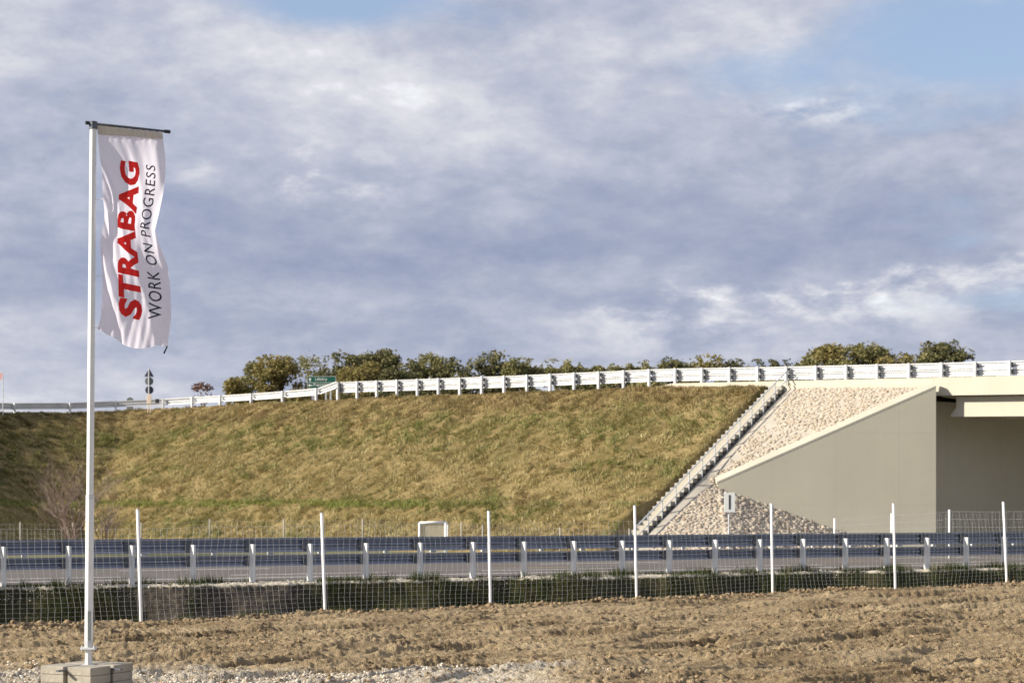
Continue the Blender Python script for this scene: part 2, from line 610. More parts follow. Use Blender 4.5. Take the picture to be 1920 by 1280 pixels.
M['dirt'] = mat_dirt()
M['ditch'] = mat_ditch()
M['slope'] = mat_slope()
M['grass'] = mat_blades('autumn_grass', [(0.0, (0.31, 0.255, 0.110)), (0.35, (0.47, 0.395, 0.190)), (0.6, (0.25, 0.225, 0.082)),
                                          (0.8, (0.60, 0.51, 0.275)), (1.0, (0.28, 0.245, 0.095))],
                        [(0.165, 0.205, 0.050), (0.27, 0.185, 0.085), (0.64, 0.54, 0.33)], 0.38,
                        (1.80, 2.02, (0.24, 0.27, 0.07)))
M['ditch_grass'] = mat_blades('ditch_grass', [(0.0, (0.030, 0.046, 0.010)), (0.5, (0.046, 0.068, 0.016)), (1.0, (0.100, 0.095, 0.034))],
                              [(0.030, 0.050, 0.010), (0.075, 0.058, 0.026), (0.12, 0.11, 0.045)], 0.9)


def mat_stones(name, cols):
    m, T, bs, out = mat_new(name)
    g = T.n('ShaderNodeNewGeometry')
    c = T.ramp(g.outputs['Random Per Island'], cols)
    n = T.noise(g.outputs['Position'], 12, 6, 0.6)
    c = T.mix(T.math('MULTIPLY', n, 0.35), c, tuple(x * 0.6 for x in cols[1][1]))
    T.link(c, bs.inputs['Base Color'])
    bs.inputs['Roughness'].default_value = 0.9
    bs.inputs['Specular IOR Level'].default_value = 0.2
    return m


M['riprap'] = mat_stones('pale_rubble_stone', [(0.0, (0.34, 0.29, 0.22)), (0.3, (0.48, 0.43, 0.35)), (0.6, (0.42, 0.35, 0.265)),
                                               (0.8, (0.54, 0.48, 0.40)), (1.0, (0.33, 0.245, 0.17))])
M['mortar'] = simple('mortar', (0.40, 0.365, 0.305), 0.95, 0, 0.12, 3, 0.3, 20)
M['gravel'] = mat_stones('crushed_limestone', [(0.0, (0.45, 0.39, 0.31)), (0.4, (0.66, 0.60, 0.51)), (0.8, (0.78, 0.73, 0.64)), (1.0, (0.36, 0.29, 0.21))])
M['clods'] = mat_stones('earth_clods', [(0.0, (0.14, 0.095, 0.053)), (0.35, (0.27, 0.195, 0.112)), (0.7, (0.38, 0.29, 0.175)), (1.0, (0.18, 0.125, 0.072))])


def mat_road():
    m, T, bs, out = mat_new('asphalt')
    g = T.n('ShaderNodeNewGeometry')
    p = g.outputs['Position']
    lane = T.noise(T.mapping(p, rot=(0, 0, math.radians(-25.5)), scale=(0.03, 0.9, 1)), 1.0, 5, 0.6)
    n = T.noise(p, 30, 4, 0.6)
    c = T.ramp(T.math('ADD', T.math('MULTIPLY', lane, 0.7), T.math('MULTIPLY', n, 0.3)),
               [(0.3, (0.085, 0.075, 0.068)), (0.7, (0.135, 0.120, 0.108))])
    T.link(c, bs.inputs['Base Color'])
    bs.inputs['Roughness'].default_value = 0.75
    bs.inputs['Specular IOR Level'].default_value = 0.35
    return m


M['asphalt'] = mat_road()
M['paint'] = simple('road_paint', (0.72, 0.71, 0.66), 0.7, 0, 0.08, 3)
M['paint_orange'] = simple('orange_road_paint', (0.62, 0.34, 0.13), 0.7, 0, 0.08, 3)
M['field'] = simple('meadow_ground', (0.10, 0.10, 0.045), 1.0, 0, 0.3, 0.3)


def mat_cloth(name, col, trans=0.5):
    m, T, bs, out = mat_new(name)
    bs.inputs['Base Color'].default_value = tuple(col) + (1,)
    bs.inputs['Roughness'].default_value = 0.75
    bs.inputs['Specular IOR Level'].default_value = 0.2
    tc = T.n('ShaderNodeTexCoord')
    wv = T.noise(tc.outputs['Object'], 9, 4, 0.6)
    bn = T.n('ShaderNodeBump')
    bn.inputs['Strength'].default_value = 0.12
    bn.inputs['Distance'].default_value = 0.02
    T.link(wv, bn.inputs['Height'])
    T.link(bn.outputs[0], bs.inputs['Normal'])
    tr = T.n('ShaderNodeBsdfTranslucent')
    tr.inputs['Color'].default_value = tuple(col) + (1,)
    mx = T.n('ShaderNodeMixShader')
    mx.inputs[0].default_value = trans
    T.link(bs.outputs[0], mx.inputs[1])
    T.link(tr.outputs[0], mx.inputs[2])
    T.link(mx.outputs[0], out.inputs[0])
    return m


M['flag'] = mat_cloth('white_flag_cloth', (0.88, 0.85, 0.96), 0.50)
M['flag_red'] = mat_cloth('red_print', (0.72, 0.035, 0.03), 0.35)
M['flag_black'] = mat_cloth('navy_print', (0.015, 0.015, 0.045), 0.05)


def mat_leaf(name, stops):
    m, T, bs, out = mat_new(name)
    g = T.n('ShaderNodeNewGeometry')
    rnd = g.outputs['Random Per Island']
    c = T.ramp(rnd, stops)
    n = T.noise(g.outputs['Position'], 0.7, 4, 0.6)
    c = T.mix(T.math('MULTIPLY', T.smooth(n, 0.45, 0.65), 0.5), c, stops[1][1])
    T.link(c, bs.inputs['Base Color'])
    bs.inputs['Roughness'].default_value = 0.7
    bs.inputs['Specular IOR Level'].default_value = 0.2
    tr = T.n('ShaderNodeBsdfTranslucent')
    T.link(c, tr.inputs['Color'])
    mx = T.n('ShaderNodeMixShader')
    mx.inputs[0].default_value = 0.25
    T.link(bs.outputs[0], mx.inputs[1])
    T.link(tr.outputs[0], mx.inputs[2])
    T.link(mx.outputs[0], out.inputs[0])
    return m


M['leaf_green'] = mat_leaf('olive_leaves', [(0, (0.15, 0.15, 0.062)), (0.5, (0.22, 0.21, 0.085)), (1, (0.30, 0.265, 0.12))])
M['leaf_dark'] = mat_leaf('dark_leaves', [(0, (0.085, 0.092, 0.044)), (0.5, (0.145, 0.142, 0.060)), (1, (0.22, 0.195, 0.085))])
M['leaf_gold'] = mat_leaf('golden_leaves', [(0, (0.22, 0.18, 0.065)), (0.5, (0.27, 0.22, 0.080)), (1, (0.18, 0.175, 0.065))])
M['leaf_red'] = mat_leaf('russet_leaves', [(0, (0.15, 0.075, 0.055)), (0.5, (0.19, 0.10, 0.065)), (1, (0.12, 0.09, 0.06))])
M['bark'] = simple('bark', (0.10, 0.08, 0.06), 0.9, 0, 0.2, 8)
M['twig'] = simple('bare_twigs', (0.26, 0.19, 0.155), 0.9, 0, 0.2, 8)


def mat_water():
    m, T, bs, out = mat_new('ditch_water')
    bs.inputs['Base Color'].default_value = (0.09, 0.085, 0.075, 1)
    bs.inputs['Roughness'].default_value = 0.12
    return m


M['water'] = mat_water()

# ------------------------------------------------------------------ plan of the place
R0 = np.array([-10.52, 35.3]); RU = np.array([0.9024, 0.4310]); RU /= np.linalg.norm(RU)     # near guardrail line
RN = np.array([-RU[1], RU[0]])                                # pointing away from the camera, over the road
F0 = np.array([-5.797, 26.5]); FU = np.array([2.65, 1.42]); FSTEP = np.linalg.norm(FU); FU = FU / FSTEP
FN = np.array([-FU[1], FU[0]])
ROAD_Z = 0.12
S_UP = np.array([-0.777, 0.629])                              # along the overpass, to the left
S_OUT = np.array([-0.629, -0.777])                            # from the overpass towards the camera
O0 = np.array([18.2, 62.5])


def over(t):
    return O0 + np.array([-1.033, 0.844]) * t


tT = [-40, 2.15, 7, 11.5, 17.8, 26]
zC = [4.75, 6.42, 6.58, 6.77, 6.88, 7.00]                      # crest of the slope
zR = [5.75, 7.20, 7.40, 7.62, 7.73, 7.95]                      # top of the double guardrail
zK = [5.10, 6.62, 6.80, 6.96, 7.05, 7.15]                      # kerb top


def crest_z(t):
    return float(np.interp(t, tT, zC))


def rail_z(t):
    return float(np.interp(t, tT, zR))


def kerb_z(t):
    return float(np.interp(t, tT, zK))


crest = [(over(t)[0], over(t)[1], crest_z(t)) for t in (-6, 0, 2.15, 7, 11.5, 17.8, 26)]
crest += [(-13.5, 88.9, 7.1), (-17.3, 92.8, 7.1), (-19.2, 94.0, 7.1), (-21.9, 94.0, 7.0), (-24.1, 92.5, 6.84), (-26.4, 90.5, 6.73),
          (-28.6, 87.5, 6.6), (-30.2, 84, 6.5), (-31.3, 80, 6.4), (-32.0, 74, 6.2), (-32.5, 66, 6.1), (-33.5, 50, 6.0), (-36, 20, 5.9)]
crest = np.array(crest)


def crest_dist(X, Y):
    """signed distance from the crest (+ on the camera's side) and the crest height there"""
    best = np.full(X.shape, 1e9); sg = np.ones(X.shape); zz = np.zeros(X.shape)
    for a, b in zip(crest[:-1], crest[1:]):
        d = b[:2] - a[:2]
        L2 = d @ d
        t = np.clip(((X - a[0]) * d[0] + (Y - a[1]) * d[1]) / L2, 0, 1)
        qx = a[0] + t * d[0]; qy = a[1] + t * d[1]
        dist = np.hypot(X - qx, Y - qy)
        cr = d[0] * (Y - a[1]) - d[1] * (X - a[0])
        up = dist < best
        best = np.where(up, dist, best)
        sg = np.where(up, np.where(cr > 0, 1.0, -1.0), sg)
        zz = np.where(up, a[2] + t * (b[2] - a[2]), zz)
    return best * sg, zz


SL = 1.69
STAIR = over(6.96)                                             # foot of the railing at the crest
DC = np.array([15.98, 64.30])                                  # corner of the deck
WC = np.array([15.81, 63.64])                                  # corner of wing wall and abutment
WA = np.array([7.57, 62.90])                                   # low end of the wing wall
WZC, WZA = 6.22, 2.64


def embank_z(X, Y):
    d, zc = crest_dist(X, Y)
    d = d + (fbm(X * 0.5, Y * 0.5, 3, 5) - 0.5) * 0.5
    d1 = 0.5 + (zc - 2.02) * SL
    zf = np.where(d < 0.5, zc, zc - (d - 0.5) / SL)
    zb = 2.02 - (d - d1) * 0.22
    zt = 1.80 - (d - d1 - 1.0) / SL
    z = np.where(d > d1, zb, zf)
    z = np.where(d > d1 + 1.0, zt, z)
    z = np.where(d < -13.0, zc - (-d - 13.0) / SL, z)
    # stair and stone pitching take over to the right
    e = (X - STAIR[0]) * (-S_UP[0]) + (Y - STAIR[1]) * (-S_UP[1])
    front = d > -0.45
    z = np.where((e > -0.74) & front, z - 1.1, z)
    z = np.where((e > 0.35) & (d > 0.0), 0.0, z)
    wy = WA[1] + (X - WA[0]) * (WC[1] - WA[1]) / (WC[0] - WA[0])
    z = np.where((X > WA[0] - 0.4) & (Y < wy + 1.0), 0.0, z)
    # open under the bridge
    ab = (X - WC[0]) * (-0.42) + (Y - WC[1]) * 0.9
    z = np.where((X > WC[0] - 1.7) & (ab < 2.6), 0.0, z)
    return np.maximum(z, 0.0)


# ------------------------------------------------------------------ ground far and wide
def sheet(name, pts, z, mat):
    me = bpy.data.meshes.new(name)
    me.from_pydata([(p[0], p[1], z) for p in pts], [], [tuple(range(len(pts)))])
    me.materials.append(mat)
    return link(name, me)


def band(name, s0, s1, u0, u1, z, mat):
    a = R0 + RU * u0 + RN * s0; b = R0 + RU * u1 + RN * s0
    c = R0 + RU * u1 + RN * s1; d = R0 + RU * u0 + RN * s1
    return sheet(name, [a, b, c, d], z, mat)


g = band('meadow_ground', 0.6, 5000, -4000, 4000, 0.07, M['field']); tag(g, kind='structure')
g = band('near_subsoil', -3000, 0.7, -3000, 3000, -1.6, M['field']); tag(g, kind='structure')
ROAD_W = 14.6
g = band('road', 0.25, ROAD_W, -90, 140, ROAD_Z, M['asphalt']); tag(g, kind='structure')
for s, w, dash in ((1.55, 0.14, None), (3.3, 0.12, (4.0, 2.6)), (7.2, 0.12, (4.0, 8.0)), (13.9, 0.14, None)):
    mb = MB()
    if dash is None:
        runs = [(-88, 138)]
    else:
        runs = []
        u = -80.0
        while u < 130:
            runs.append((u, u + dash[0]))
            u += dash[0] + dash[1]
    for u0, u1 in runs:
        a = R0 + RU * u0 + RN * s; b = R0 + RU * u1 + RN * s
        c = R0 + RU * u1 + RN * (s + w); d = R0 + RU * u0 + RN * (s + w)
        mb.add([(q[0], q[1], ROAD_Z + 0.004) for q in (a, b, c, d)], [(0, 1, 2, 3)])
    o = mb.build('road_marking', M['paint'])
    tag(o, kind='structure')
mb = MB()
for u0, u1 in ((13.5, 16.2), (24, 27)):
    a = R0 + RU * u0 + RN * 5.0; b = R0 + RU * u1 + RN * 5.0
    c = R0 + RU * u1 + RN * 5.08; d = R0 + RU * u0 + RN * 5.08
    mb.add([(q[0], q[1], ROAD_Z + 0.004) for q in (a, b, c, d)], [(0, 1, 2, 3)])
tag(mb.build('road_marking', M['paint_orange']), kind='structure')


# ------------------------------------------------------------------ near earth: dirt field and ditch
def field_z(X, Y, sf):
    base = -0.06 + 0.0115 * (X + 6)
    base = np.where(sf > -1.5, base, base)
    ca, sa = math.cos(math.radians(28)), math.sin(math.radians(28))
    u = X * ca + Y * sa; v = -X * sa + Y * ca
    ridge = fbm(u * 0.32, v * 2.6, 5, 11, 0.55)
    trough = np.clip(0.46 - fbm(u * 0.22 + 9, v * 1.5, 3, 31), 0, 1) * 1.6
    h = (ridge - 0.5) * 0.075 - trough * 0.055
    for sd, lv, amp in ((201, 0.47, 0.042), (231, 0.52, 0.036), (261, 0.50, 0.028)):
        f1 = fbm(u * 0.20 + sd, v * 1.25, 4, sd, 0.55) + (fbm(X * 5, Y * 5, 2, sd + 9) - 0.5) * 0.006
        mk = np.clip((fbm(u * 0.55, v * 0.9, 2, sd + 5) - 0.38) * 7, 0, 1)
        h += amp * mk * np.tanh((f1 - lv) / 0.010) * np.where(sf < -0.5, 1.0, 0.0)
    h += (fbm(X * 1.1, Y * 1.1, 3, 41) - 0.5) * 0.04
    cl = 0.55 * fbm(X * 17, Y * 17, 3, 51, 0.6) + 0.45 * fbm(u * 5, v * 17, 3, 55, 0.6)
    h += (cl - 0.5) * 0.055 + np.clip(cl - 0.50, 0, 1) * (0.08 + 0.34 * np.clip(fbm(X * 0.7, Y * 1.3, 2, 61) - 0.45, 0, 1))
    # crumbly spoil bank along the fence
    berm = np.exp(-((sf + 0.25 + 0.5 * (fbm(u * 0.6, v * 0 + 3, 2, 71) - 0.5)) / 0.30) ** 2)
    h += berm * (0.015 + 0.17 * np.clip(fbm(u * 0.9, v * 0.9, 3, 81) - 0.42, 0, 1) + 0.05 * fbm(X * 8, Y * 8, 3, 91))
    # smooth heaps at the front
    for hx, hy, hr, hh in ((-1.15, 17.3, 0.42, 0.055), (0.1, 17.15, 0.7, 0.075), (2.6, 19.3, 0.5, 0.04), (-0.3, 18.2, 0.8, 0.03)):
        h += hh * np.exp(-(((X - hx) / (hr * 1.6)) ** 2 + ((Y - hy) / (hr * 0.45)) ** 2))
    return base + h


def near_z(X, Y):
    sf = (X - F0[0]) * FN[0] + (Y - F0[1]) * FN[1]
    sr = (X - R0[0]) * RN[0] + (Y - R0[1]) * RN[1]
    f = field_z(X, Y, sf)
    zf = np.where(sf > 0.15, f - (sf - 0.15) * 0.85, f)
    wob = (fbm(X * 0.6, Y * 0.6, 3, 101) - 0.5)
    edge = -0.55 + wob * 0.95
    zr = 0.095 + (fbm(X * 5, Y * 5, 3, 111) - 0.5) * 0.05
    bank = zr - np.clip(edge - sr, 0, None) * (1.35) + np.where(sr < edge, (fbm(X * 2.2, Y * 2.2, 4, 121) - 0.5) * 0.22, 0)
    z = np.maximum(zf, bank)
    z = np.maximum(z, -1.25)
    # silted part of the ditch with standing water
    silt = np.exp(-(((X + 5.2) / 2.2) ** 2))
    z = np.maximum(z, np.where((sf > 0.3) & (silt > 0.3), -0.60, -9))
    return z, sf, sr


def near_ground():
    cols, rows = 900, 600
    pxs = np.linspace(-420, 2340, cols)
    pys = np.concatenate([np.linspace(1900, 1300, 60)[:-1], np.concatenate([np.linspace(1300, 1092, rows - 119)[:-1], np.linspace(1092, 1058, 61)])])
    PX, PY = np.meshgrid(pxs, pys)
    Y = CAMZ * F / (PY - 950.0) * 0.985
    X = (PX - 960.0) / F * Y
    Z, sf, sr = near_z(X, Y)
    V = np.stack([X, Y, Z], -1).reshape(-1, 3)
    idx = np.arange(len(V)).reshape(len(pys), cols)
    a = idx[:-1, :-1]; b = idx[:-1, 1:]; c = idx[1:, 1:]; d = idx[1:, :-1]
    Q = np.stack([a, b, c, d], -1).reshape(-1, 4)
    sfm = sf.ravel()[Q].mean(1); srm = sr.ravel()[Q].mean(1)
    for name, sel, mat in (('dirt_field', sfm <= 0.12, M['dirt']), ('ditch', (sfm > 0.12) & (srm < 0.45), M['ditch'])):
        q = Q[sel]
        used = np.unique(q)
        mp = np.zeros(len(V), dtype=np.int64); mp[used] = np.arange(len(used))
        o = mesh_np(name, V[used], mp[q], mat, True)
        tag(o, kind='structure')


near_ground()
pud = [(-6.3, 31.2), (-3.6, 31.6), (-3.4, 33.6), (-6.0, 33.4)]
tag(sheet('ditch_water', pud, -0.50, M['water']), kind='structure')

# ------------------------------------------------------------------ embankment
def embankment():
    xs = np.arange(-44, 18.5, 0.22); ys = np.arange(46, 113, 0.22)
    X, Y = np.meshgrid(xs, ys)
    Z = embank_z(X, Y) + (fbm(X * 1.3, Y * 1.3, 3, 7) - 0.5) * 0.12
    V = np.stack([X, Y, Z], -1).reshape(-1, 3)
    idx = np.arange(len(V)).reshape(X.shape)
    Q = np.stack([idx[:-1, :-1], idx[:-1, 1:], idx[1:, 1:], idx[1:, :-1]], -1).reshape(-1, 4)
    zz = V[:, 2][Q].max(1)
    Q = Q[zz > 0.085]
    used = np.unique(Q); mp = np.zeros(len(V), dtype=np.int64); mp[used] = np.arange(len(used))
    o = mesh_np('embankment', V[used], mp[Q], M['slope'], True)
    tag(o, kind='structure')


embankment()


def blades(name, X, Y, Z, length, width, lean, mat, kind_label=None):
    """one triangle per blade; lean = (n,2) horizontal lean"""
    n = len(X)
    ang = RNG.uniform(0, 2 * math.pi, n)
    dx = np.cos(ang) * width * 0.5; dy = np.sin(ang) * width * 0.5
    base = np.stack([X, Y, Z - 0.02], -1)
    A = base + np.stack([dx, dy, np.zeros(n)], -1)
    B = base - np.stack([dx, dy, np.zeros(n)], -1)
    up = length * np.sqrt(np.clip(1 - (lean ** 2).sum(1), 0.08, 1))
    C = base + np.stack([lean[:, 0] * length, lean[:, 1] * length, up], -1)
    V = np.stack([A, B, C], 1).reshape(-1, 3)
    T3 = np.arange(3 * n).reshape(n, 3)
    o = mesh_np(name, V, T3, mat)
    tag(o, kind='stuff')
    return o


def slope_grass():
    n = 900000
    X = RNG.uniform(-31, 11.5, n); Y = RNG.uniform(57, 95.5, n)
    d, zc = crest_dist(X, Y)
    e = (X - STAIR[0]) * (-S_UP[0]) + (Y - STAIR[1]) * (-S_UP[1])
    # tufts: keep more where the tuft noise is high
    tn = fbm(X * 3.6, Y * 3.6, 2, 201)
    keep = (d > -0.35) & (d < 12.3) & (e < -0.80) & (tn + RNG.uniform(-0.25, 0.25, n) > 0.40)
    # seen part only
    px = 960 + F * X / Y
    keep &= (px > -260) & (px < 1560)
    X, Y, tn, d = X[keep], Y[keep], tn[keep], d[keep]
    Z = embank_z(X, Y)
    n = len(X)
    # tufts droop together
    ax = (fbm(X * 2.3, Y * 2.3, 2, 211) - 0.5) * 2.4 - 0.25
    ay = (fbm(X * 2.3 + 40, Y * 2.3, 2, 221) - 0.5) * 2.4 - 0.35
    lean = np.stack([ax + RNG.uniform(-.45, .45, n), ay + RNG.uniform(-.45, .45, n)], -1)
    L = np.linalg.norm(lean, axis=1, keepdims=True)
    lean = np.where(L > 0.93, lean / L * 0.93, lean)
    length = 0.08 + 0.30 * np.clip(tn - 0.38, 0, 1) + RNG.uniform(0, 0.09, n)
    edge = d < 0.6
    length = np.where(edge, length * 0.55, length)
    blades('dry_grass', X, Y, Z, length, 0.045, lean, M['grass'])
    return n


slope_grass()


def bank_grass():
    n = 130000
    U = RNG.uniform(-6, 34, n); S = RNG.uniform(-2.6, 0.15, n)
    X = R0[0] + RU[0] * U + RN[0] * S; Y = R0[1] + RU[1] * U + RN[1] * S
    Z, sf, sr = near_z(X, Y)
    tn = fbm(X * 1.5, Y * 1.5, 3, 301)
    bare = (X > -8.0) & (X < -4.6)
    thr = np.where(bare, 0.60, 0.42)
    thr = np.where(X < -8.0, 0.47, thr)
    thr = np.where(sr > -0.62, 0.56, thr)
    keep = (sf > 0.35) & (tn + RNG.uniform(-.1, .1, n) > thr)
    X, Y, Z = X[keep], Y[keep], Z[keep]
    n = len(X)
    lean = RNG.uniform(-.55, .55, (n, 2))
    sr = sr[keep]
    blades('ditch_grass', X, Y, Z, RNG.uniform(0.05, 0.19, n) * np.where(fbm(X * 1.1, Y * 1.1, 3, 351) > 0.52, 1.5, 0.8), 0.018, lean, M['ditch_grass'])
    # weeds at the foot of the fence
    n = 5000
    U = RNG.uniform(-1.5, 22, n); S = RNG.uniform(0.1, 0.9, n)
    X = F0[0] + FU[0] * U + FN[0] * S; Y = F0[1] + FU[1] * U + FN[1] * S
    Z, sf, sr = near_z(X, Y)
    keep = fbm(X * 0.8, Y * 0.8, 3, 331) > 0.54
    X, Y, Z = X[keep], Y[keep], Z[keep]
    n = len(X)
    blades('fence_weeds', X, Y, Z, RNG.uniform(0.06, 0.20, n), 0.016, RNG.uniform(-.5, .5, (n, 2)), M['ditch_grass'])


bank_grass()

# ------------------------------------------------------------------ stones
PHI = (1 + 5 ** 0.5) / 2
ICO_V = np.array([(-1, PHI, 0), (1, PHI, 0), (-1, -PHI, 0), (1, -PHI, 0), (0, -1, PHI), (0, 1, PHI), (0, -1, -PHI), (0, 1, -PHI),
                  (PHI, 0, -1), (PHI, 0, 1), (-PHI, 0, -1), (-PHI, 0, 1)]) / math.hypot(1, PHI)
ICO_F = np.array([(0, 11, 5), (0, 5, 1), (0, 1, 7), (0, 7, 10), (0, 10, 11), (1, 5, 9), (5, 11, 4), (11, 10, 2), (10, 7, 6), (7, 1, 8),
                  (3, 9, 4), (3, 4, 2), (3, 2, 6), (3, 6, 8), (3, 8, 9), (4, 9, 5), (2, 4, 11), (6, 2, 10), (8, 6, 7), (9, 8, 1)])


def stones(name, C, size, mat, flat=0.7, kind='stuff', parent=None):
    n = len(C)
    v = ICO_V[None] * RNG.uniform(0.55, 1.35, (n, 12, 1))
    sc = np.stack([RNG.uniform(0.8, 1.3, n), RNG.uniform(0.75, 1.15, n), RNG.uniform(0.8, 1.15, n) * flat], -1)
    v = v * sc[:, None, :]
    a = RNG.uniform(0, 2 * math.pi, n)
    ca, sa = np.cos(a)[:, None], np.sin(a)[:, None]
    x = v[..., 0] * ca - v[..., 1] * sa; y = v[..., 0] * sa + v[..., 1] * ca
    v = np.stack([x, y, v[..., 2]], -1) * np.asarray(size).reshape(-1, 1, 1) + C[:, None, :]
    f = ICO_F[None] + (np.arange(n) * 12)[:, None, None]
    o = mesh_np(name, v.reshape(-1, 3), f.reshape(-1, 3), mat, parent=parent)
    tag(o, kind=kind)
    return o


def scatter_near():
    # clods over the field
    n = 34000
    py = RNG.uniform(1105, 1300, n); px = RNG.uniform(-150, 2070, n)
    Y = CAMZ * F / (py - 950); X = (px - 960) / F * Y
    Z, sf, sr = near_z(X, Y)
    ca, sa = math.cos(math.radians(28)), math.sin(math.radians(28))
    u = X * ca + Y * sa; v = -X * sa + Y * ca
    dens = fbm(u * 0.3, v * 1.8, 4, 401) * 0.6 + fbm(X * 0.8, Y * 0.8, 2, 411) * 0.4
    keep = (sf < -0.05) & (dens + RNG.uniform(-.12, .12, n) > 0.52)
    C = np.stack([X, Y, Z], -1)[keep]
    s = 0.006 + 0.026 * RNG.random(len(C)) ** 3.5
    stones('earth_clods', C, s, M['clods'], 0.75)
    # the crumbly bank under the fence
    n = 9000
    U = RNG.uniform(-3, 22, n); S = -0.22 + RNG.normal(0, 0.2, n)
    X = F0[0] + FU[0] * U + FN[0] * S; Y = F0[1] + FU[1] * U + FN[1] * S
    Z, sf, sr = near_z(X, Y)
    keep = fbm(U * 1.3, S, 3, 421) + RNG.uniform(-.2, .2, n) > 0.46
    C = np.stack([X, Y, Z + 0.005], -1)[keep]
    s = 0.008 + 0.048 * RNG.random(len(C)) ** 4.0
    stones('spoil_clods', C, s, M['clods'], 0.8)
    # crushed limestone
    n = 20000
    X = RNG.uniform(-5.8, 1.6, n); Y = RNG.uniform(15.2, 19.6, n)
    Z, sf, sr = near_z(X, Y)
    dens = fbm(X * 0.9, Y * 2.0, 4, 431)
    lim = 0.40 + np.clip(Y - 17.5, 0, 3) * 0.25 + np.clip(X + 0.9, 0, 3) * 0.13
    keep = dens + RNG.uniform(-.05, .05, n) > lim
    C = np.stack([X, Y, Z + 0.004], -1)[keep]
    s = 0.005 + 0.019 * RNG.random(len(C)) ** 2.4
    stones('gravel', C, s, M['gravel'], 0.8)
    # pale stones along the road verge
    n = 6500
    U = RNG.uniform(-6, 34, n); S = RNG.uniform(-0.50, 0.25, n)
    X = R0[0] + RU[0] * U + RN[0] * S; Y = R0[1] + RU[1] * U + RN[1] * S
    Z, sf, sr = near_z(X, Y)
    C = np.stack([X, Y, Z], -1)
    stones('verge_gravel', C, RNG.uniform(0.008, 0.024, n), M['gravel'], 0.6)


scatter_near()


# ------------------------------------------------------------------ stone pitching beside the stairs
def pitching():
    nR = 26
    rows = []
    for i in range(nR + 1):
        q = i / nR
        dl = q * 11.2
        L = STAIR + np.array([0.777, -0.629]) * 0.18 + S_OUT * dl
        zl = 6.52 - dl / 1.75
        qq = q * 1.75
        if qq <= 1:
            R = WC + (WA - WC) * qq
            zr = WZC + (WZA - WZC) * qq + 0.0
            R = R + np.array([0.0, 0.36])
        else:
            k = (qq - 1) / 0.75
            top = np.array([WA[0], WA[1] + 0.36])
            R = top + np.array([-0.06, -4.46]) * k
            zr = WZA + (0.05 - WZA) * k
        rows.append((L, zl, R, zr))
    cols = 24
    V = []
    for L, zl, R, zr in rows:
        for j in range(cols + 1):
            s = j / cols
            p = L * (1 - s) + R * s
            z = zl * (1 - s) + zr * s
            V.append((p[0], p[1], z))
    V = np.array(V)
    idx = np.arange(len(V)).reshape(nR + 1, cols + 1)
    Q = np.stack([idx[:-1, :-1], idx[:-1, 1:], idx[1:, 1:], idx[1:, :-1]], -1).reshape(-1, 4)
    # triangle surface in front of the wing wall
    A = np.array([WA[0], WA[1] + 0.36, WZA]); B = np.array([WA[0] - 0.06, WA[1] + 0.36 - 4.46, 0.05])
    C = np.array([15.1, 64.0, 0.05])
    nt = 20
    TV = []; tid = {}
    for i in range(nt + 1):
        for j in range(nt + 1 - i):
            a = i / nt; b = j / nt
            tid[(i, j)] = len(V) + len(TV)
            TV.append(A * (1 - a - b) + B * a + C * b)
    TF = []
    for i in range(nt):
        for j in range(nt - i):
            TF.append((tid[(i, j)], tid[(i + 1, j)], tid[(i, j + 1)], tid[(i, j + 1)]))
            if j < nt - i - 1:
                TF.append((tid[(i + 1, j)], tid[(i + 1, j + 1)], tid[(i, j + 1)], tid[(i, j + 1)]))
    me = bpy.data.meshes.new('stone_pitching')
    faces = [tuple(f) for f in Q] + [(f[0], f[1], f[2]) for f in TF]
    me.from_pydata([tuple(v) for v in np.vstack([V, np.array(TV)])], [], faces)
    me.materials.append(M['mortar'])
    o = link('stone_pitching', me)
    tag(o, kind='structure')
    # rubble stones bedded in it
    n = 14000
    qi = RNG.uniform(0, nR, n); si = RNG.uniform(0.02, 1, n)
    Vg = V.reshape(nR + 1, cols + 1, 3)
    i0 = np.minimum(qi.astype(int), nR - 1); f = (qi - i0)[:, None]
    j = si * cols; j0 = np.minimum(j.astype(int), cols - 1); g_ = (j - j0)[:, None]
    pt = (Vg[i0, j0] * (1 - g_) + Vg[i0, j0 + 1] * g_) * (1 - f) + (Vg[i0 + 1, j0] * (1 - g_) + Vg[i0 + 1, j0 + 1] * g_) * f
    # leave the upper left smoother (mortar) as in the photograph
    dens = fbm(pt[:, 0] * 0.8, pt[:, 2] * 0.9, 3, 501) + RNG.uniform(-.1, .1, n)
    wide = np.linalg.norm(Vg[i0, cols] - Vg[i0, 0], axis=1)
    keep = (dens + si * 0.25 > 0.40) & (RNG.random(n) < wide / 9.0 + 0.25) & (si * wide > 0.35)
    keep &= ~((si > 0.96) & (qi / nR * 1.75 < 1.0))
    pt = pt[keep]
    stones('rubble_stones', pt + np.array([0, 0, -0.025]), RNG.uniform(0.045, 0.105, len(pt)), M['riprap'], 0.6)
    n = 6000
    r1 = np.sqrt(RNG.random(n)); r2 = RNG.random(n)
    pt = A * (1 - r1)[:, None] + B * (r1 * (1 - r2))[:, None] + C * (r1 * r2)[:, None]
    wy = WA[1] + (pt[:, 0] - WA[0]) * (WC[1] - WA[1]) / (WC[0] - WA[0])
    pt = pt[pt[:, 1] < wy - 0.05]
    stones('rubble_stones', pt, RNG.uniform(0.055, 0.13, len(pt)), M['riprap'], 0.9)


pitching()


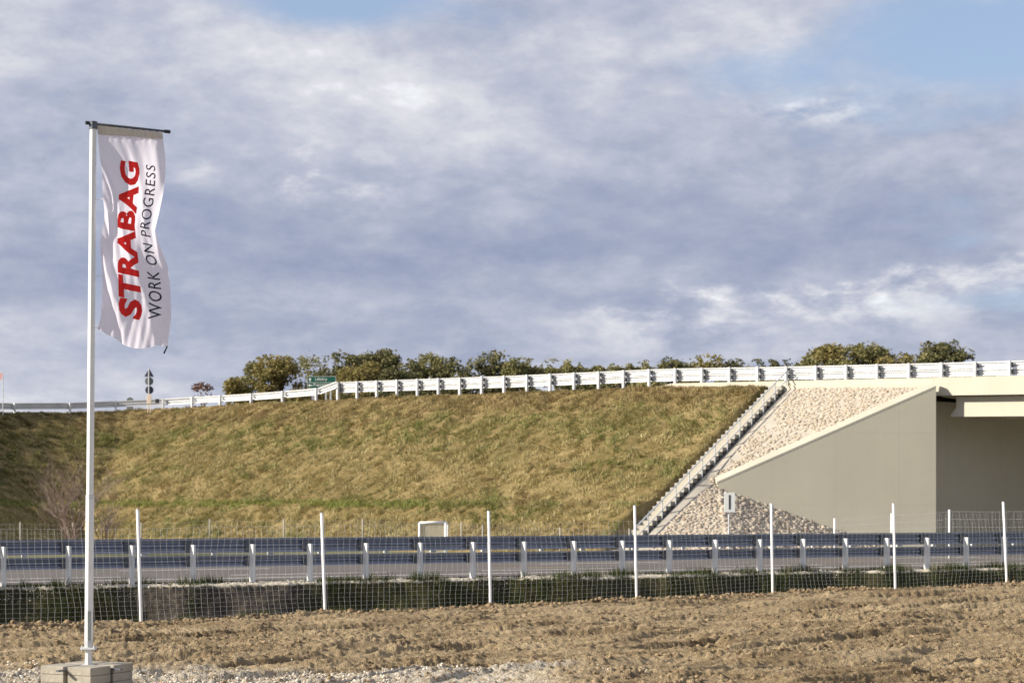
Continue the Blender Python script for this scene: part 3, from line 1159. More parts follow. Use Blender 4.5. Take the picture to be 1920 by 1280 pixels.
# ------------------------------------------------------------------ staircase
def staircase():
    d3 = lambda p, z: (p[0], p[1], z)
    cE = np.array([0.777, -0.629])
    top = STAIR
    root = empty('staircase', d3(top, 6.5), label='long concrete stair with steel handrail climbing the embankment beside the stone slope', cat='staircase')
    nst = 38
    rise, going = 0.172, 0.295
    z0 = 6.56
    # one step mesh, shared
    mb = MB()
    c = cE
    o_ = S_OUT
    w = 0.62
    mb.box((-c[0] * 0.0, 0, 0), (c[0] * w / 2, c[1] * w / 2, 0), (o_[0] * 0.155, o_[1] * 0.155, 0), (0, 0, 0.088))
    me = mb.build('step', M['conc_step'], data_only=True, bevel=0.008)
    for i in range(nst):
        p = top + S_OUT * (0.15 + going * i) - cE * (w / 2 + 0.06)
        s = bpy.data.objects.new('step', me)
        COL.objects.link(s)
        s.parent = root
        s.location = Vector((p[0], p[1], z0 - rise * i - 0.05)) - root.location
    # inclined stringers each side
    for e in (-w - 0.13, -0.0):
        a = top + cE * e; b = a + S_OUT * going * nst
        mb = MB()
        za, zb = z0 - 0.13, z0 - 0.13 - rise * nst
        poly = [d3(a, za), d3(b, zb), d3(b, zb - 0.30), d3(a, za - 0.30)]
        mb.prism(poly, (cE[0] * 0.07, cE[1] * 0.07, 0))
        mb.build('stringer', M['conc_step'], root)
    # bedding under the treads
    a = top + cE * (-w - 0.06); b = a + S_OUT * going * nst
    mb = MB()
    za, zb = z0 - 0.27, z0 - 0.27 - rise * nst
    mb.prism([d3(a, za), d3(b, zb), d3(b, zb - 0.2), d3(a, za - 0.2)], (cE[0] * (w + 0.06), cE[1] * (w + 0.06), 0))
    mb.build('bedding', M['kerb'], root)
    # railing
    H = 0.66
    ez = 0.03
    path_t, path_m = [], []
    for i in range(13):
        s = 0.10 + i * 0.885
        p = top + S_OUT * s + cE * ez
        z = z0 - rise * (s / going)
        mb = MB()
        mb.tube([d3(p, z - 0.2), d3(p, z + H + 0.02)], 0.026, 8)
        mb.build('railing_post', M['zinc'], root)
        path_t.append(d3(p, z + H)); path_m.append(d3(p, z + 0.30))
    a = top - S_OUT * 0.5 + cE * ez
    MB().tube([d3(a, z0 + H + 0.02)] + path_t, 0.027, 8).build('handrail', M['zinc'], root)
    MB().tube(path_m, 0.022, 8).build('middle_rail', M['zinc'], root)


staircase()


# ------------------------------------------------------------------ bridge and wing wall
def bridge():
    c = np.array([0.777, -0.629])          # to the right along the deck
    back = -S_OUT
    d3 = lambda p, z: (p[0], p[1], z)
    # wing wall
    root = empty('wing_wall', d3(WA, 0), label='beige concrete wing wall sloping down left of the bridge opening', cat='retaining wall')
    th = np.array([0.0, 0.34])
    mb = MB()
    poly = [d3(WA, -0.3), d3(WC, -0.3), d3(WC, WZC), d3(WA, WZA)]
    mb.prism(poly, (0, 0.34, 0))
    mb.build('wall', M['conc_wall'], root)
    # chamfered coping
    mb = MB()
    e = (WA - WC) / np.linalg.norm(WA - WC)
    n_out = np.array([-e[1], e[0]])
    if n_out[1] > 0:
        n_out = -n_out
    def prof(p, z):
        q = [p + n_out * 0.006, p + n_out * 0.006, p - n_out * 0.15, p - n_out * 0.40, p - n_out * 0.40]
        zz = [z - 0.02, z + 0.05, z + 0.22, z + 0.22, z - 0.02]
        return [d3(a, b) for a, b in zip(q, zz)]
    A = prof(WA + e * 0.02, WZA - 0.01); B = prof(WC - e * 0.0, WZC + 0.0)
    vs = A + B
    fs = [tuple(range(5)), tuple(range(5, 10))[::-1]] + [(i, (i + 1) % 5, 5 + (i + 1) % 5, 5 + i) for i in range(5)]
    mb.add(vs, fs)
    mb.build('coping', M['conc_deck'], root)

    root = empty('bridge', d3(WC, 0), label='pale concrete road bridge over the lower road at the right', cat='bridge')
    tC = 2.15
    L = 34.0
    def deckpt(s, off):
        return DC + c * s + back * off
    def zt(s):
        return kerb_z(tC - s / 1.333) - 0.0
    W = 11.5
    # fascia: front edge of the deck
    def slab(name, s0, s1, o0, o1, dz0, dz1, mat):
        mb = MB()
        a, b = deckpt(s0, o0), deckpt(s1, o0)
        z0, z1 = zt(s0), zt(s1)
        poly = [d3(a, z0 + dz0), d3(b, z1 + dz0), d3(b, z1 + dz1), d3(a, z0 + dz1)]
        off = back * (o1 - o0)
        mb.prism(poly, (off[0], off[1], 0))
        return mb.build(name, mat, root)
    slab('edge_beam', -0.05, L, -0.10, 0.42, -0.68, 0.0, M['conc_deck'])
    slab('deck', 0.0, L, 0.425, W, -0.50, -0.10, M['conc_wall'])
    slab('edge_beam', 0.0, L, W + 0.005, W + 0.45, -0.66, 0.0, M['conc_deck'])
    # girders, the outer one with a shaped end
    for k in range(5):
        o0 = 0.30 + k * 2.6
        mb = MB()
        s0 = 0.45
        pts = []
        a0 = deckpt(s0 + 0.22, o0); b0 = deckpt(L - 0.4, o0)
        za, zb = zt(s0), zt(L - 0.4)
        low = deckpt(s0, o0)
        mid = deckpt(s0 + 0.22, o0)
        poly = [d3(mid, za - 0.72), d3(b0, zb - 0.72), d3(b0, zb - 1.46), d3(low, za - 1.46), d3(low, za - 1.40), d3(mid, za - 1.14)]
        mb.prism(poly, (back[0] * 0.62, back[1] * 0.62, 0))
        mb.build('girder', M['conc_deck'] if k == 0 else M['conc_wall'], root)
    # haunch plate between girders and deck
    slab('deck_soffit', 0.02, L - 0.1, 0.50, W - 0.1, -0.715, -0.505, M['conc_wall'])
    # abutment: front wall under the deck, follows the lower road
    ad = np.array([0.985, 0.17])
    ad = ad / np.linalg.norm(ad)
    ad = RU
    an = np.array([-ad[1], ad[0]])
    a = WC + an * 1.7 - ad * 0.9; b = a + ad * 18.0
    mb = MB()
    zt0 = 5.85
    mb.prism([d3(a, -0.3), d3(b, -0.3), d3(b, zt0 - 0.3), d3(a, zt0)], (an[0] * 0.8, an[1] * 0.8, 0))
    mb.build('abutment', M['conc_wall'], root)
    # far abutment, off to the right
    a2 = deckpt(L - 0.5, -0.1) ; b2 = a2 + ad * 17.0
    mb = MB()
    mb.prism([d3(a2, -0.3), d3(b2, -0.3), d3(b2, zt(L) - 0.75), d3(a2, zt(L) - 0.75)], (-an[0] * 0.8 + 1.2, -an[1] * 0.8, 0))
    mb.build('abutment', M['conc_wall'], root)
    # kerb along the road edge: from the guardrail's slanted end on to the bridge
    def kz(t):
        return kerb_z(t)
    kr = empty('road_kerb', d3(over(11.6), 6.7), label='white concrete kerb under the upper guardrail with a slanted left end', cat='kerb')
    mb = MB()
    ts = [11.55, 7.0, 2.2]
    def kp(t, off):
        return over(t) + S_OUT * off
    for t0, t1 in ((11.1, 7.0), (6.98, 2.22)):
        a, b = kp(t0, 0.02), kp(t1, 0.02)
        mb = MB()
        mb.prism([d3(a, kz(t0) - 0.25), d3(b, kz(t1) - 0.25), d3(b, kz(t1)), d3(a, kz(t0))], (back[0] * 0.5, back[1] * 0.5, 0))
        mb.build('kerb_section', M['conc_deck'], kr)
    a, b = kp(12.1, 0.02), kp(11.12, 0.02)
    mb = MB()
    mb.prism([d3(a, kz(12.1) - 0.27), d3(b, kz(11.12) - 0.25), d3(b, kz(11.12)), d3(a, kz(12.1) - 0.24)], (back[0] * 0.5, back[1] * 0.5, 0))
    mb.build('kerb_section', M['conc_deck'], kr)
    # cap beam above the stones
    a, b = kp(7.15, 0.12), kp(2.25, 0.06)
    mb = MB()
    mb.prism([d3(a, kz(7.15) - 0.50), d3(b, kz(2.25) - 0.42), d3(b, kz(2.25) - 0.22), d3(a, kz(7.15) - 0.20)], (back[0] * 0.09, back[1] * 0.09, 0))
    mb.build('cap_beam', M['conc_deck'], kr)
    # overpass carriageway
    for t0, t1 in ((-24, 2.2), (2.2, 11.5), (11.5, 26), (26, 32)):
        a, b = over(t0) + back * 0.6, over(t1) + back * 0.6
        za, zb = crest_z(t0) + 0.12, crest_z(t1) + 0.12
        me = bpy.data.meshes.new('overpass_road')
        me.from_pydata([d3(a, za), d3(b, zb), d3(b + back * 10.6, zb), d3(a + back * 10.6, za)], [], [(0, 1, 2, 3)])
        me.materials.append(M['asphalt'])
        tag(link('overpass_road', me), kind='structure')


bridge()


# ------------------------------------------------------------------ guardrails
def wprof(h, th=0.075, face=1):
    """W-beam cross-section as (o, z) loop; o grows towards the traffic side"""
    k = [(0.0, 0.0), (0.012, 0.0), (0.045, 0.16), (1.0, 0.20), (1.0, 0.34), (0.25, 0.44), (0.25, 0.56), (1.0, 0.66), (1.0, 0.80), (0.045, 0.84), (0.012, 1.0), (0.0, 1.0)]
    front = [(a * th, b * h) for a, b in k]
    backp = [(a * th + 0.006, b * h) for a, b in k]
    return front + backp[::-1]


def extrude(path, nrm, prof, zoff):
    """path: list of (x,y,z); nrm: list of 2D normals (towards traffic)"""
    mb = MB()
    n = len(prof)
    vs = []
    for (x, y, z), nn in zip(path, nrm):
        for o, h in prof:
            vs.append((x + nn[0] * o, y + nn[1] * o, z + zoff + h))
    fs = []
    for i in range(len(path) - 1):
        for k in range(n):
            k2 = (k + 1) % n
            fs.append((i * n + k, i * n + k2, (i + 1) * n + k2, (i + 1) * n + k))
    fs.append(tuple(range(n))[::-1])
    fs.append(tuple((len(path) - 1) * n + k for k in range(n)))
    mb.add(vs, fs)
    return mb


def near_guardrail():
    root = empty('guardrail', (R0[0], R0[1], ROAD_Z), label='double beam guardrail seen from behind along the near road, blue-grey beams on white posts', cat='guardrail')
    z0 = 0.09
    st = 1.33
    u3 = Vector((RU[0], RU[1], 0)); n3 = Vector((RN[0], RN[1], 0))
    # one post mesh: a rolled section with a slanted flank
    mb = MB()
    # (along, towards the camera)
    sec = [(-0.052, -0.055), (-0.004, 0.075), (0.040, 0.080), (0.048, 0.064), (0.052, -0.055)]
    poly = [tuple(u3 * a - n3 * b + Vector((0, 0, -0.45))) for a, b in sec]
    mb.prism(poly, (0, 0, 0.45 + 0.84))
    post = mb.build('post', M['white_metal'], data_only=True)
    spacers = []
    for zz, h in ((0.81, 0.30), (0.475, 0.24)):
        mb = MB()
        mb.box(n3 * 0.062 + Vector((0, 0, zz)) - u3 * 0.06, u3 * 0.085, n3 * 0.005, (0, 0, h / 2 - 0.02))
        spacers.append(mb.build('spacer', M['dark_metal'], data_only=True))
    for i in range(-4, 26):
        p = R0 + RU * st * i
        o = bpy.data.objects.new('post', post); COL.objects.link(o); o.parent = root
        o.location = Vector((p[0], p[1], z0)) - root.location
        for sp_ in spacers:
            s = bpy.data.objects.new('spacer', sp_); COL.objects.link(s); s.parent = o
    # beams in 4 m lengths with lapped ends
    k = -4
    while k < 25:
        a, b = k * st - 0.06, (k + 3) * st + 0.06
        off = 0.070 if (k // 3) % 2 else 0.0735
        for zb, h in ((0.66, 0.315), (0.355, 0.245)):
            pa = R0 + RU * a + RN * off; pb = R0 + RU * b + RN * off
            e = extrude([(pa[0], pa[1], z0), (pb[0], pb[1], z0)], [RN, RN], wprof(h, 0.08), zb)
            e.build('beam', M['zinc_blue'], root)
        k += 3
    # the rear box rail on top that stands a little behind
    # pale clips in the gap between the beams
    for i in range(-3, 25):
        p = R0 + RU * (st * i + 0.45 + 0.12 * math.sin(i * 2.3)) + RN * 0.19
        mb = MB()
        mb.box((p[0], p[1], z0 + 0.632), u3 * (0.05 + 0.02 * (i % 3)), n3 * 0.03, (0, 0, 0.022))
        mb.build('clip', M['zinc_bright'], root)
    a = R0 + RU * (7 * st) + RN * 0.24; b = R0 + RU * (16 * st) + RN * 0.24


near_guardrail()


def far_kerb():
    root = empty('roadside_kerb', tuple(R0 + RN * 15) + (ROAD_Z,), label='low pale kerb stones along the far edge of the lower road', cat='kerb')
    for i in range(-14, 50):
        if i % 7 == 3:
            continue
        u = i * 1.5
        p = R0 + RU * u + RN * (ROAD_W + 0.15)
        mb = MB()
        mb.box((p[0], p[1], ROAD_Z + 0.02), (RU[0] * 0.72, RU[1] * 0.72, 0), (RN[0] * 0.12, RN[1] * 0.12, 0), (0, 0, 0.09))
        mb.build('kerb_stone', M['kerb'], root)


far_kerb()


def upper_guardrail():
    root = empty('guardrail', (O0[0], O0[1], 6.3), label='sunlit white guardrail running along the upper overpass road', cat='guardrail')
    out3 = Vector((S_OUT[0], S_OUT[1], 0)); al3 = Vector((-S_UP[0], -S_UP[1], 0))
    bk = -S_OUT

    def spost(p, zt, zb, outv, alv, w=0.085):
        mb = MB()
        d = 0.065
        c = Vector((p[0], p[1], (zt + zb) / 2))
        mb.box(c, alv * w / 2, outv * d, (0, 0, (zt - zb) / 2))
        return mb.build('post', M['zinc_bright'], root)
    # double section
    ts = [t for t in range(-12, 27)]
    for t in ts:
        p = over(t) + S_OUT * (-0.05)
        zb = crest_z(t) - 0.3 if t > 2 else kerb_z(t) - 0.12
        po = spost(p, rail_z(t) - 0.015, zb, out3, al3)
        for dz in (0.15, 0.41):
            q = Vector((p[0], p[1], rail_z(t) - dz)) - out3 * 0.115
            mb = MB()
            mb.box(q + al3 * 0.03, al3 * 0.05, out3 * 0.048, (0, 0, 0.085))
            mb.build('spacer', M['dark_metal'], po)
    k = -12
    while k < 26:
        k2 = min(k + 3, 26)
        off = 0.22 if (k // 3) % 2 else 0.2235
        pts = [over(k + (k2 - k) * j / 3.0) + bk * off for j in range(4)]
        zs = [rail_z(k + (k2 - k) * j / 3.0) for j in range(4)]
        path = [(p[0], p[1], z) for p, z in zip(pts, zs)]
        for zo in (-0.262, -0.535):
            extrude(path, [bk] * 4, wprof(0.245, 0.06), zo).build('beam', M['zinc_bright'], root)
        k = k2
    # single rail to the left, following the curve
    sp = [(630, 715, 84.4), (596, 727.5, 85.3), (533, 733, 87.0), (474, 737.5, 88.9), (416, 741, 91.0), (363, 744, 92.8), (307, 747.5, 93.6),
          (217, 751.5, 93.6), (130, 755, 92.2), (25, 755.5, 90.2)]
    W_ = [Vector(P(*s)) for s in sp]
    W_ += [Vector((-28.3, 87.4, 7.12)), Vector((-30.0, 83.8, 7.0)), Vector((-31.1, 80, 6.9)), Vector((-31.8, 74, 6.7))]
    nr = []
    for i in range(len(W_)):
        d = (W_[min(i + 1, len(W_) - 1)] - W_[max(i - 1, 0)])
        n = np.array([d.y, -d.x]); n /= np.linalg.norm(n)        # away from the slope
        nr.append(n)
    for i in range(1, len(W_)):
        w = W_[i]
        d, zc = crest_dist(np.array([w.x]), np.array([w.y]))
        out = Vector((-nr[i][0], -nr[i][1], 0)); al = Vector((out.y, -out.x, 0))
        q = w + out * 0.11
        spost((q.x, q.y), w.z + 0.0, zc[0] - 0.35, out, al, 0.09)
    for i in range(0, len(W_) - 1):
        a, b = W_[i], W_[i + 1]
        if i == 0:
            path = [(a.x, a.y, a.z), (b.x, b.y, b.z)]
        else:
            path = [(a.x, a.y, a.z), (b.x, b.y, b.z)]
        extrude(path, [nr[i], nr[i + 1]], wprof(0.34, 0.08), -0.34).build('beam', M['zinc_bright'], root)
    for px in (620, 585, 611):
        q = P(px, 735, 86.4)
        mb = MB(); mb.box((q[0], q[1], 7.25), (0.04, 0, 0), (0, 0.04, 0), (0, 0, 0.42))
        mb.build('post', M['zinc_bright'], root)
    # reflector clip
    q = P(295, 751.5, 93.2)
    mb = MB(); mb.box(q, (0.10, 0, 0), (0, 0.03, 0), (0, 0, 0.11)); mb.build('reflector', M['black'], root)


upper_guardrail()


# ------------------------------------------------------------------ fences
def near_fence():
    root = empty('wire_fence', (F0[0], F0[1], 0), label='white steel post and wire mesh fence along the edge of the dirt field', cat='fence')
    meas = [(258, 265, 955, 1172), (603, 610, 962, 1155), (916, 920, 958, 1145), (1190, 1194, 948, 1132), (1446, 1449, 944, 1112),
            (1675, 1679, 944, 1110), (1881, 1888, 941, 1098)]
    feet = []
    for i in range(-1, 9):
        p = F0 + FU * FSTEP * i
        Y = p[1]
        if 0 <= i < 7:
            xt, xb, yt, yb = meas[i]
            # foot from its own pixel column on the fence line
            k = (xb - 960) / F
            t = (k * F0[1] - F0[0]) / (FU[0] - k * FU[1])
            pb = F0 + FU * t
            zt = CAMZ - (yt - 950) / F * pb[1]
            lean = (xt - xb) / F * pb[1]
            zb = CAMZ - (yb - 950) / F * pb[1]
        else:
            pb = p; zt = 1.72 + 0.02 * i; lean = -0.05; zb = -0.05 + 0.03 * i
        feet.append((pb, zb, zt, lean))
        mb = MB()
        mb.tube([(pb[0], pb[1], zb - 0.35), (pb[0] + lean * 0.0, pb[1], zb), (pb[0] + lean, pb[1], zt)], 0.026, 10)
        po = mb.build('post', M['white_metal'], root, smooth=True)
        mb = MB(); mb.tube([(pb[0] + lean, pb[1], zt), (pb[0] + lean, pb[1], zt + 0.012)], [0.029, 0.020], 10)
        mb.build('post_cap', M['zinc'], po).location = Vector((0, 0, 0))
    MB().tube([P(-60, 1085, 25.6), P(5, 1192, 25.6)], 0.024, 8).build('brace', M['white_metal'], root)
    # wires, one mesh per bay
    for i in range(len(feet) - 1):
        (a, za, ta, la), (b, zb, tb, lb) = feet[i], feet[i + 1]
        mb = MB()
        Hm = 1.50
        d = b - a
        Lb = np.linalg.norm(d)
        nv = int(Lb / 0.105)
        def sway(s, h):
            # the mesh is slack: it bellies between the posts
            return 0.030 * math.sin(h * 2.6 + i * 1.7 + s * 2.2) * math.sin(math.pi * min(max(s, 0), 1)) + 0.010 * math.sin(h * 7.0 + s * 9 + i)
        def pt(s, h):
            lean = (la * (1 - s) + lb * s) * h / 1.75
            x = a[0] + d[0] * s + lean + sway(s, h) * 1.3 - FN[0] * 0.032
            y = a[1] + d[1] * s - FN[1] * 0.032
            g = za * (1 - s) + zb * s
            return (x, y, g + h)
        for k in range(nv + 1):
            s = (k + 0.5) / (nv + 1)
            mb.tube([pt(s, h) for h in (-0.12, 0.05, 0.3, 0.55, 0.8, 1.1, 1.3, Hm)], 0.0018, 3, cap=False)
        hs = [0.02, 0.10, 0.17, 0.24, 0.31, 0.38, 0.46, 0.54, 0.62, 0.72, 0.84, 0.98, 1.14, 1.31, Hm]
        for h in hs:
            mb.tube([pt(s / 8, h) for s in range(9)], 0.0008 if h < 0.9 else 0.0010, 3, cap=False)
        o = mb.build('wire_mesh', M['wire'], root)
        tag(o, kind='stuff')


near_fence()


def far_fence(name, label, spec, mat, Hm, step, rad, wr=0.002):
    """spec: list of (px, ytop, Y)"""
    root = empty(name, P(spec[0][0], 1000, spec[0][2]), label=label, cat='fence')
    pts = []
    for px, yt, Y in spec:
        q = P(px, yt, Y)
        mb = MB(); mb.tube([(q[0], q[1], -0.1), (q[0], q[1], q[2])], rad, 8)
        mb.build('post', mat, root, smooth=True)
        pts.append(q)
    for a, b in zip(pts[:-1], pts[1:]):
        mb = MB()
        d = math.hypot(b[0] - a[0], b[1] - a[1])
        n = max(2, int(d / step))
        def pt(s, f):
            zt = (a[2] * (1 - s) + b[2] * s) - 0.06 - 0.03 * math.sin(math.pi * s)
            return (a[0] + (b[0] - a[0]) * s, a[1] + (b[1] - a[1]) * s, zt * f)
        for k in range(n):
            s = (k + 0.5) / n
            mb.tube([pt(s, 0.04), pt(s, 1.0)], wr, 3, cap=False)
        for f in (0.1, 0.25, 0.4, 0.55, 0.7, 0.85, 1.0):
            mb.tube([pt(s / 4, f) for s in range(5)], wr * 0.8, 3, cap=False)
        o = mb.build('wire_mesh', M['wire'], root)
        tag(o, kind='stuff')


far_fence('wire_fence', 'low wire fence with thin weathered posts at the foot of the grass slope',
          [(-240, 982, 64), (-100, 981, 63), (38, 978, 62), (137, 979, 61.5), (265, 979, 60.8), (393, 972, 60.2), (532, 972, 59.8), (680, 972, 59.4),
           (865, 978, 58.8), (905, 984, 58.6), (1050, 988, 58.2), (1180, 990, 58.0)], M['post_grey'], 1.2, 0.17, 0.026)
far_fence('wire_fence', 'wire fence with bright posts in front of the bridge opening',
          [(1565, 971, 57), (1672, 962, 55.4), (1780, 955, 54), (1985, 952, 52), (2190, 950, 50)], M['white_metal'], 1.6, 0.21, 0.036, 0.0032)


# ------------------------------------------------------------------ flagpole, slabs and banner
def flagpole():
    base = Vector(P(166, 1249, 16.55))
    base.z = 0.225
    lean = Vector((0.045, 0, 0))
    root = empty('flagpole', tuple(base), label='tall white flagpole with a cross arm standing on stacked concrete slabs', cat='flagpole')
    H = 5.46 - base.z

    def at(h):
        return base + lean * (h / H) + Vector((0, 0, h))

    def ring(h0, h1, r0, r1, name, mat, seg=10, par=root):
        mb = MB()
        c0, c1 = at(h0), at(h1)
        # rounded octagonal tube
        mb.tube([c0, c1], [r0, r1], seg)
        return mb.build(name, mat, par)
    ring(0, 0.17, 0.033, 0.033, 'foot_tube', M['white_metal'])
    ring(0.17, 1.64, 0.041, 0.041, 'lower_tube', M['white_metal'], 8)
    ring(1.642, H, 0.036, 0.033, 'upper_tube', M['white_metal'], 8)
    ring(1.60, 1.64, 0.0425, 0.0425, 'joint_collar', M['zinc'], 8)
    # sleeve, dark band and clamp near the foot
    sp = MB()
    c = at(0.155)
    sp.box(c, (0.070, 0, 0), (0, 0.05, 0), (0, 0, 0.010))
    cl = sp.build('clamp', M['zinc_bright'], root, bevel=0.003)
    for sx in (-1, 1):
        mb = MB()
        mb.tube([c + Vector((sx * 0.058, -0.03, -0.028)), c + Vector((sx * 0.058, -0.03, 0.030))], 0.007, 6)
        b = mb.build('bolt', M['zinc'], cl)
        b.location = Vector((0, 0, 0))
    ring(0.178, 0.235, 0.0425, 0.0425, 'dark_band', M['zinc'], 8)
    mb = MB()
    c0, c1 = at(0.235), at(0.52)
    mb.box((c0 + c1) / 2 + Vector((0.014, -0.040, 0)), (0.016, 0, 0), (0, 0.003, 0), (0, 0, 0.14))
    mb.build('groove_plate', M['grey_sign'], root)
    # cross arm
    topc = at(H)
    a = Vector((topc.x - 0.055, topc.y - 0.03, 5.465)); b = Vector((-3.41, 16.96, 5.475))
    mb = MB(); mb.tube([a, b], 0.0125, 8)
    arm = mb.build('cross_arm', M['dark_metal'], root, smooth=True)
    for p, q in ((a, b), (b, a)):
        d = (q - p).normalized()
        mb = MB(); mb.tube([p - d * 0.012, p + d * 0.045], 0.018, 8)
        mb.build('end_cap', M['black'], arm).location = Vector((0, 0, 0))
    mb = MB(); mb.tube([topc + Vector((0, 0, -0.05)), topc + Vector((0, 0, 0.022))], 0.040, 10)
    mb.build('top_fitting', M['dark_metal'], root)

    # ---- the banner
    ax = (b - a); ax.z = 0; L = ax.length; ax.normalize()
    nrm = Vector((ax.y, -ax.x, 0))                   # towards the camera
    o0 = Vector((topc.x, topc.y, 0))
    # outline of the cloth from its height: left and right edge as distance along the arm
    def sof(px, Y=16.75):
        # distance along the arm at which a vertical plane through the arm is seen at column px
        k = (px - 960) / F
        return (k * o0.y - o0.x) / (ax.x - k * ax.y)
    def zof(py, s):
        Y = o0.y + ax.y * s
        return CAMZ - (py - 950) / F * Y
    left = [(238, 183), (280, 186), (330, 187), (400, 189), (450, 187), (500, 188), (530, 190), (560, 192), (590, 189), (618, 181)]
    right = [(246, 304), (290, 306), (330, 309), (365, 308), (400, 303), (430, 297), (460, 303), (500, 311), (540, 313), (590, 313), (625, 310), (652, 309)]
    def edge(tab, v):
        y0, y1 = tab[0][0], tab[-1][0]
        y = y0 + (y1 - y0) * v
        return float(np.interp(y, [p[0] for p in tab], [p[1] for p in tab]))
    def surf(u, v, lift=0.0):
        """u 0..1 from the pole outwards, v 0..1 down"""
        sl_, sr_ = sof(edge(left, v)), sof(edge(right, v))
        s = sl_ + (sr_ - sl_) * u
        ylt = 238 + (618 - 238) * v
        yrt = 246 + (652 - 246) * v
        py = ylt + (yrt - ylt) * u
        # the lower edge sags to the right
        sagv = max(0.0, (v - 0.80) / 0.20)
        py += sagv * (22 * math.sin(math.pi * min(1, u * 1.15)) ** 1 * (0.6 + 0.4 * u))
        z = zof(py, s)
        # folds: diagonal tension folds from the top hoist corner, a roll on the fly side
        env = min(1.0, v * 5)
        w = 0.0
        w += 0.030 * abs(math.sin(7 * u - 6.5 * v + 0.6)) * env * (1 - 0.5 * u)
        w += 0.036 * math.sin(4.2 * u + 6.3 * v - 1.1) * env
        w += 0.012 * math.sin(26 * u - 24 * v) * env * max(0.0, 1 - u * 1.5)
        w += 0.055 * math.exp(-((u - 0.98 - 0.05 * math.sin(6 * v)) / 0.08) ** 2) * math.sin(9.2 * v + 0.5) * env * 1.3
        w += 0.050 * sagv * math.sin(7 * u + 0.4)
        w += 0.011 * abs(((11 * u - 8.5 * v + 0.3 * math.sin(9 * v)) % 2.0) - 1.0) * env * max(0.0, 1 - u * 0.8)
        w += 0.006 * abs(((17 * u + 5.0 * v) % 2.0) - 1.0) * env * v
        w += 0.004 * math.sin(60 * u) * max(0.0, 1 - v * 12)
        p = o0 + ax * s + nrm * (w * 1.35 + lift)
        return Vector((p.x, p.y, z))
    ban = empty('banner', tuple(surf(0, 0)), label='tall white cloth banner with red and black upright lettering hanging from the flagpole arm', cat='banner')
    nu, nv = 64, 150
    V = [tuple(surf(i / nu, j / nv)) for j in range(nv + 1) for i in range(nu + 1)]
    idx = np.arange(len(V)).reshape(nv + 1, nu + 1)
    Q = np.stack([idx[:-1, :-1], idx[:-1, 1:], idx[1:, 1:], idx[1:, :-1]], -1).reshape(-1, 4)
    o = mesh_np('cloth', np.array(V), Q, M['flag'], True, ban)
    # sleeve of doubled cloth round the arm
    mb = MB()
    n = 24
    vs = []
    for i in range(n + 1):
        u = i / n
        t = surf(u, 0.0)
        tp = Vector((t.x, t.y, 5.452))
        for dx, zz in ((0.010, 0.0), (0.012, 1.0), (-0.010, 1.0), (-0.012, 0.0)):
            q = (t if zz == 0 else tp) + nrm * dx
            if zz == 0:
                q = surf(u, 0.035) + nrm * dx
            vs.append(tuple(q))
    fs = []
    for i in range(n):
        for k in range(4):
            k2 = (k + 1) % 4
            fs.append((i * 4 + k, i * 4 + k2, (i + 1) * 4 + k2, (i + 1) * 4 + k))
    mb.add(vs, fs)
    sl_m = mat_cloth('banner_sleeve', (0.70, 0.64, 0.56), 0.4)
    mb.build('sleeve', sl_m, ban)
    # hoist rings and cord
    for v in (0.36, 0.735, 0.985):
        q = surf(0.02, v)
        c_ = at(q.z - base.z)
        mb = MB(); mb.tube([q, (q + c_) / 2 + Vector((0, 0, -0.004)), c_], 0.0035, 5)
        mb.build('hoist_cord', M['white_metal'], ban)
    q = surf(0.985, 0.995)
    mb = MB(); mb.tube([q + Vector((0.012, 0, 0.0)), q + Vector((-0.022, -0.01, -0.075))], [0.006, 0.009], 7)
    mb.build('weight', M['black'], ban)

    # ---- lettering, printed up the cloth
    def lettering(text, name, mat, uc, vbot, vtop, height_u, bold, sx=1.0, spacing=1.0, shear=0.0):
        cu = bpy.data.curves.new(name, 'FONT')
        cu.body = text
        cu.size = 1.0
        cu.offset = bold
        cu.space_character = spacing
        cu.shear = shear
        cu.resolution_u = 3
        ob = bpy.data.objects.new(name, cu)
        COL.objects.link(ob)
        bpy.context.view_layer.update()
        me = bpy.data.meshes.new_from_object(ob.evaluated_get(bpy.context.evaluated_depsgraph_get()))
        bpy.data.objects.remove(ob)
        import bmesh
        bm = bmesh.new(); bm.from_mesh(me)
        bmesh.ops.triangulate(bm, faces=bm.faces[:])
        for _ in range(3):
            long_e = [e for e in bm.edges if e.calc_length() > 0.09]
            if not long_e:
                break
            bmesh.ops.subdivide_edges(bm, edges=long_e, cuts=1)
            bmesh.ops.triangulate(bm, faces=bm.faces[:])
        bm.verts.index_update()
        xs = [v.co.x for v in bm.verts]; ys = [v.co.y for v in bm.verts]
        x0, x1, y0, y1 = min(xs), max(xs), min(ys), max(ys)
        bm.verts.ensure_lookup_table()
        seen = set()
        for v0 in bm.verts:
            if v0.index in seen:
                continue
            comp = []; stack = [v0]; seen.add(v0.index)
            while stack:
                v = stack.pop(); comp.append(v)
                for e_ in v.link_edges:
                    w_ = e_.other_vert(v)
                    if w_.index not in seen:
                        seen.add(w_.index); stack.append(w_)
            mp = {v.index: i for i, v in enumerate(comp)}
            fs_ = {f for v in comp for f in v.link_faces}
            pts_ = []
            for v in comp:
                a_ = (v.co.x - x0) / (x1 - x0); b_ = (v.co.y - y0) / (y1 - y0)
                pts_.append(tuple(surf(uc + height_u * (0.5 - b_), vbot + (vtop - vbot) * a_, 0.004)))
            m2 = bpy.data.meshes.new('letter')
            m2.from_pydata(pts_, [], [tuple(mp[v.index] for v in f.verts) for f in fs_])
            m2.materials.append(mat)
            m2.polygons.foreach_set('use_smooth', [True] * len(m2.polygons))
            link('letter', m2, ban)
        bm.free()
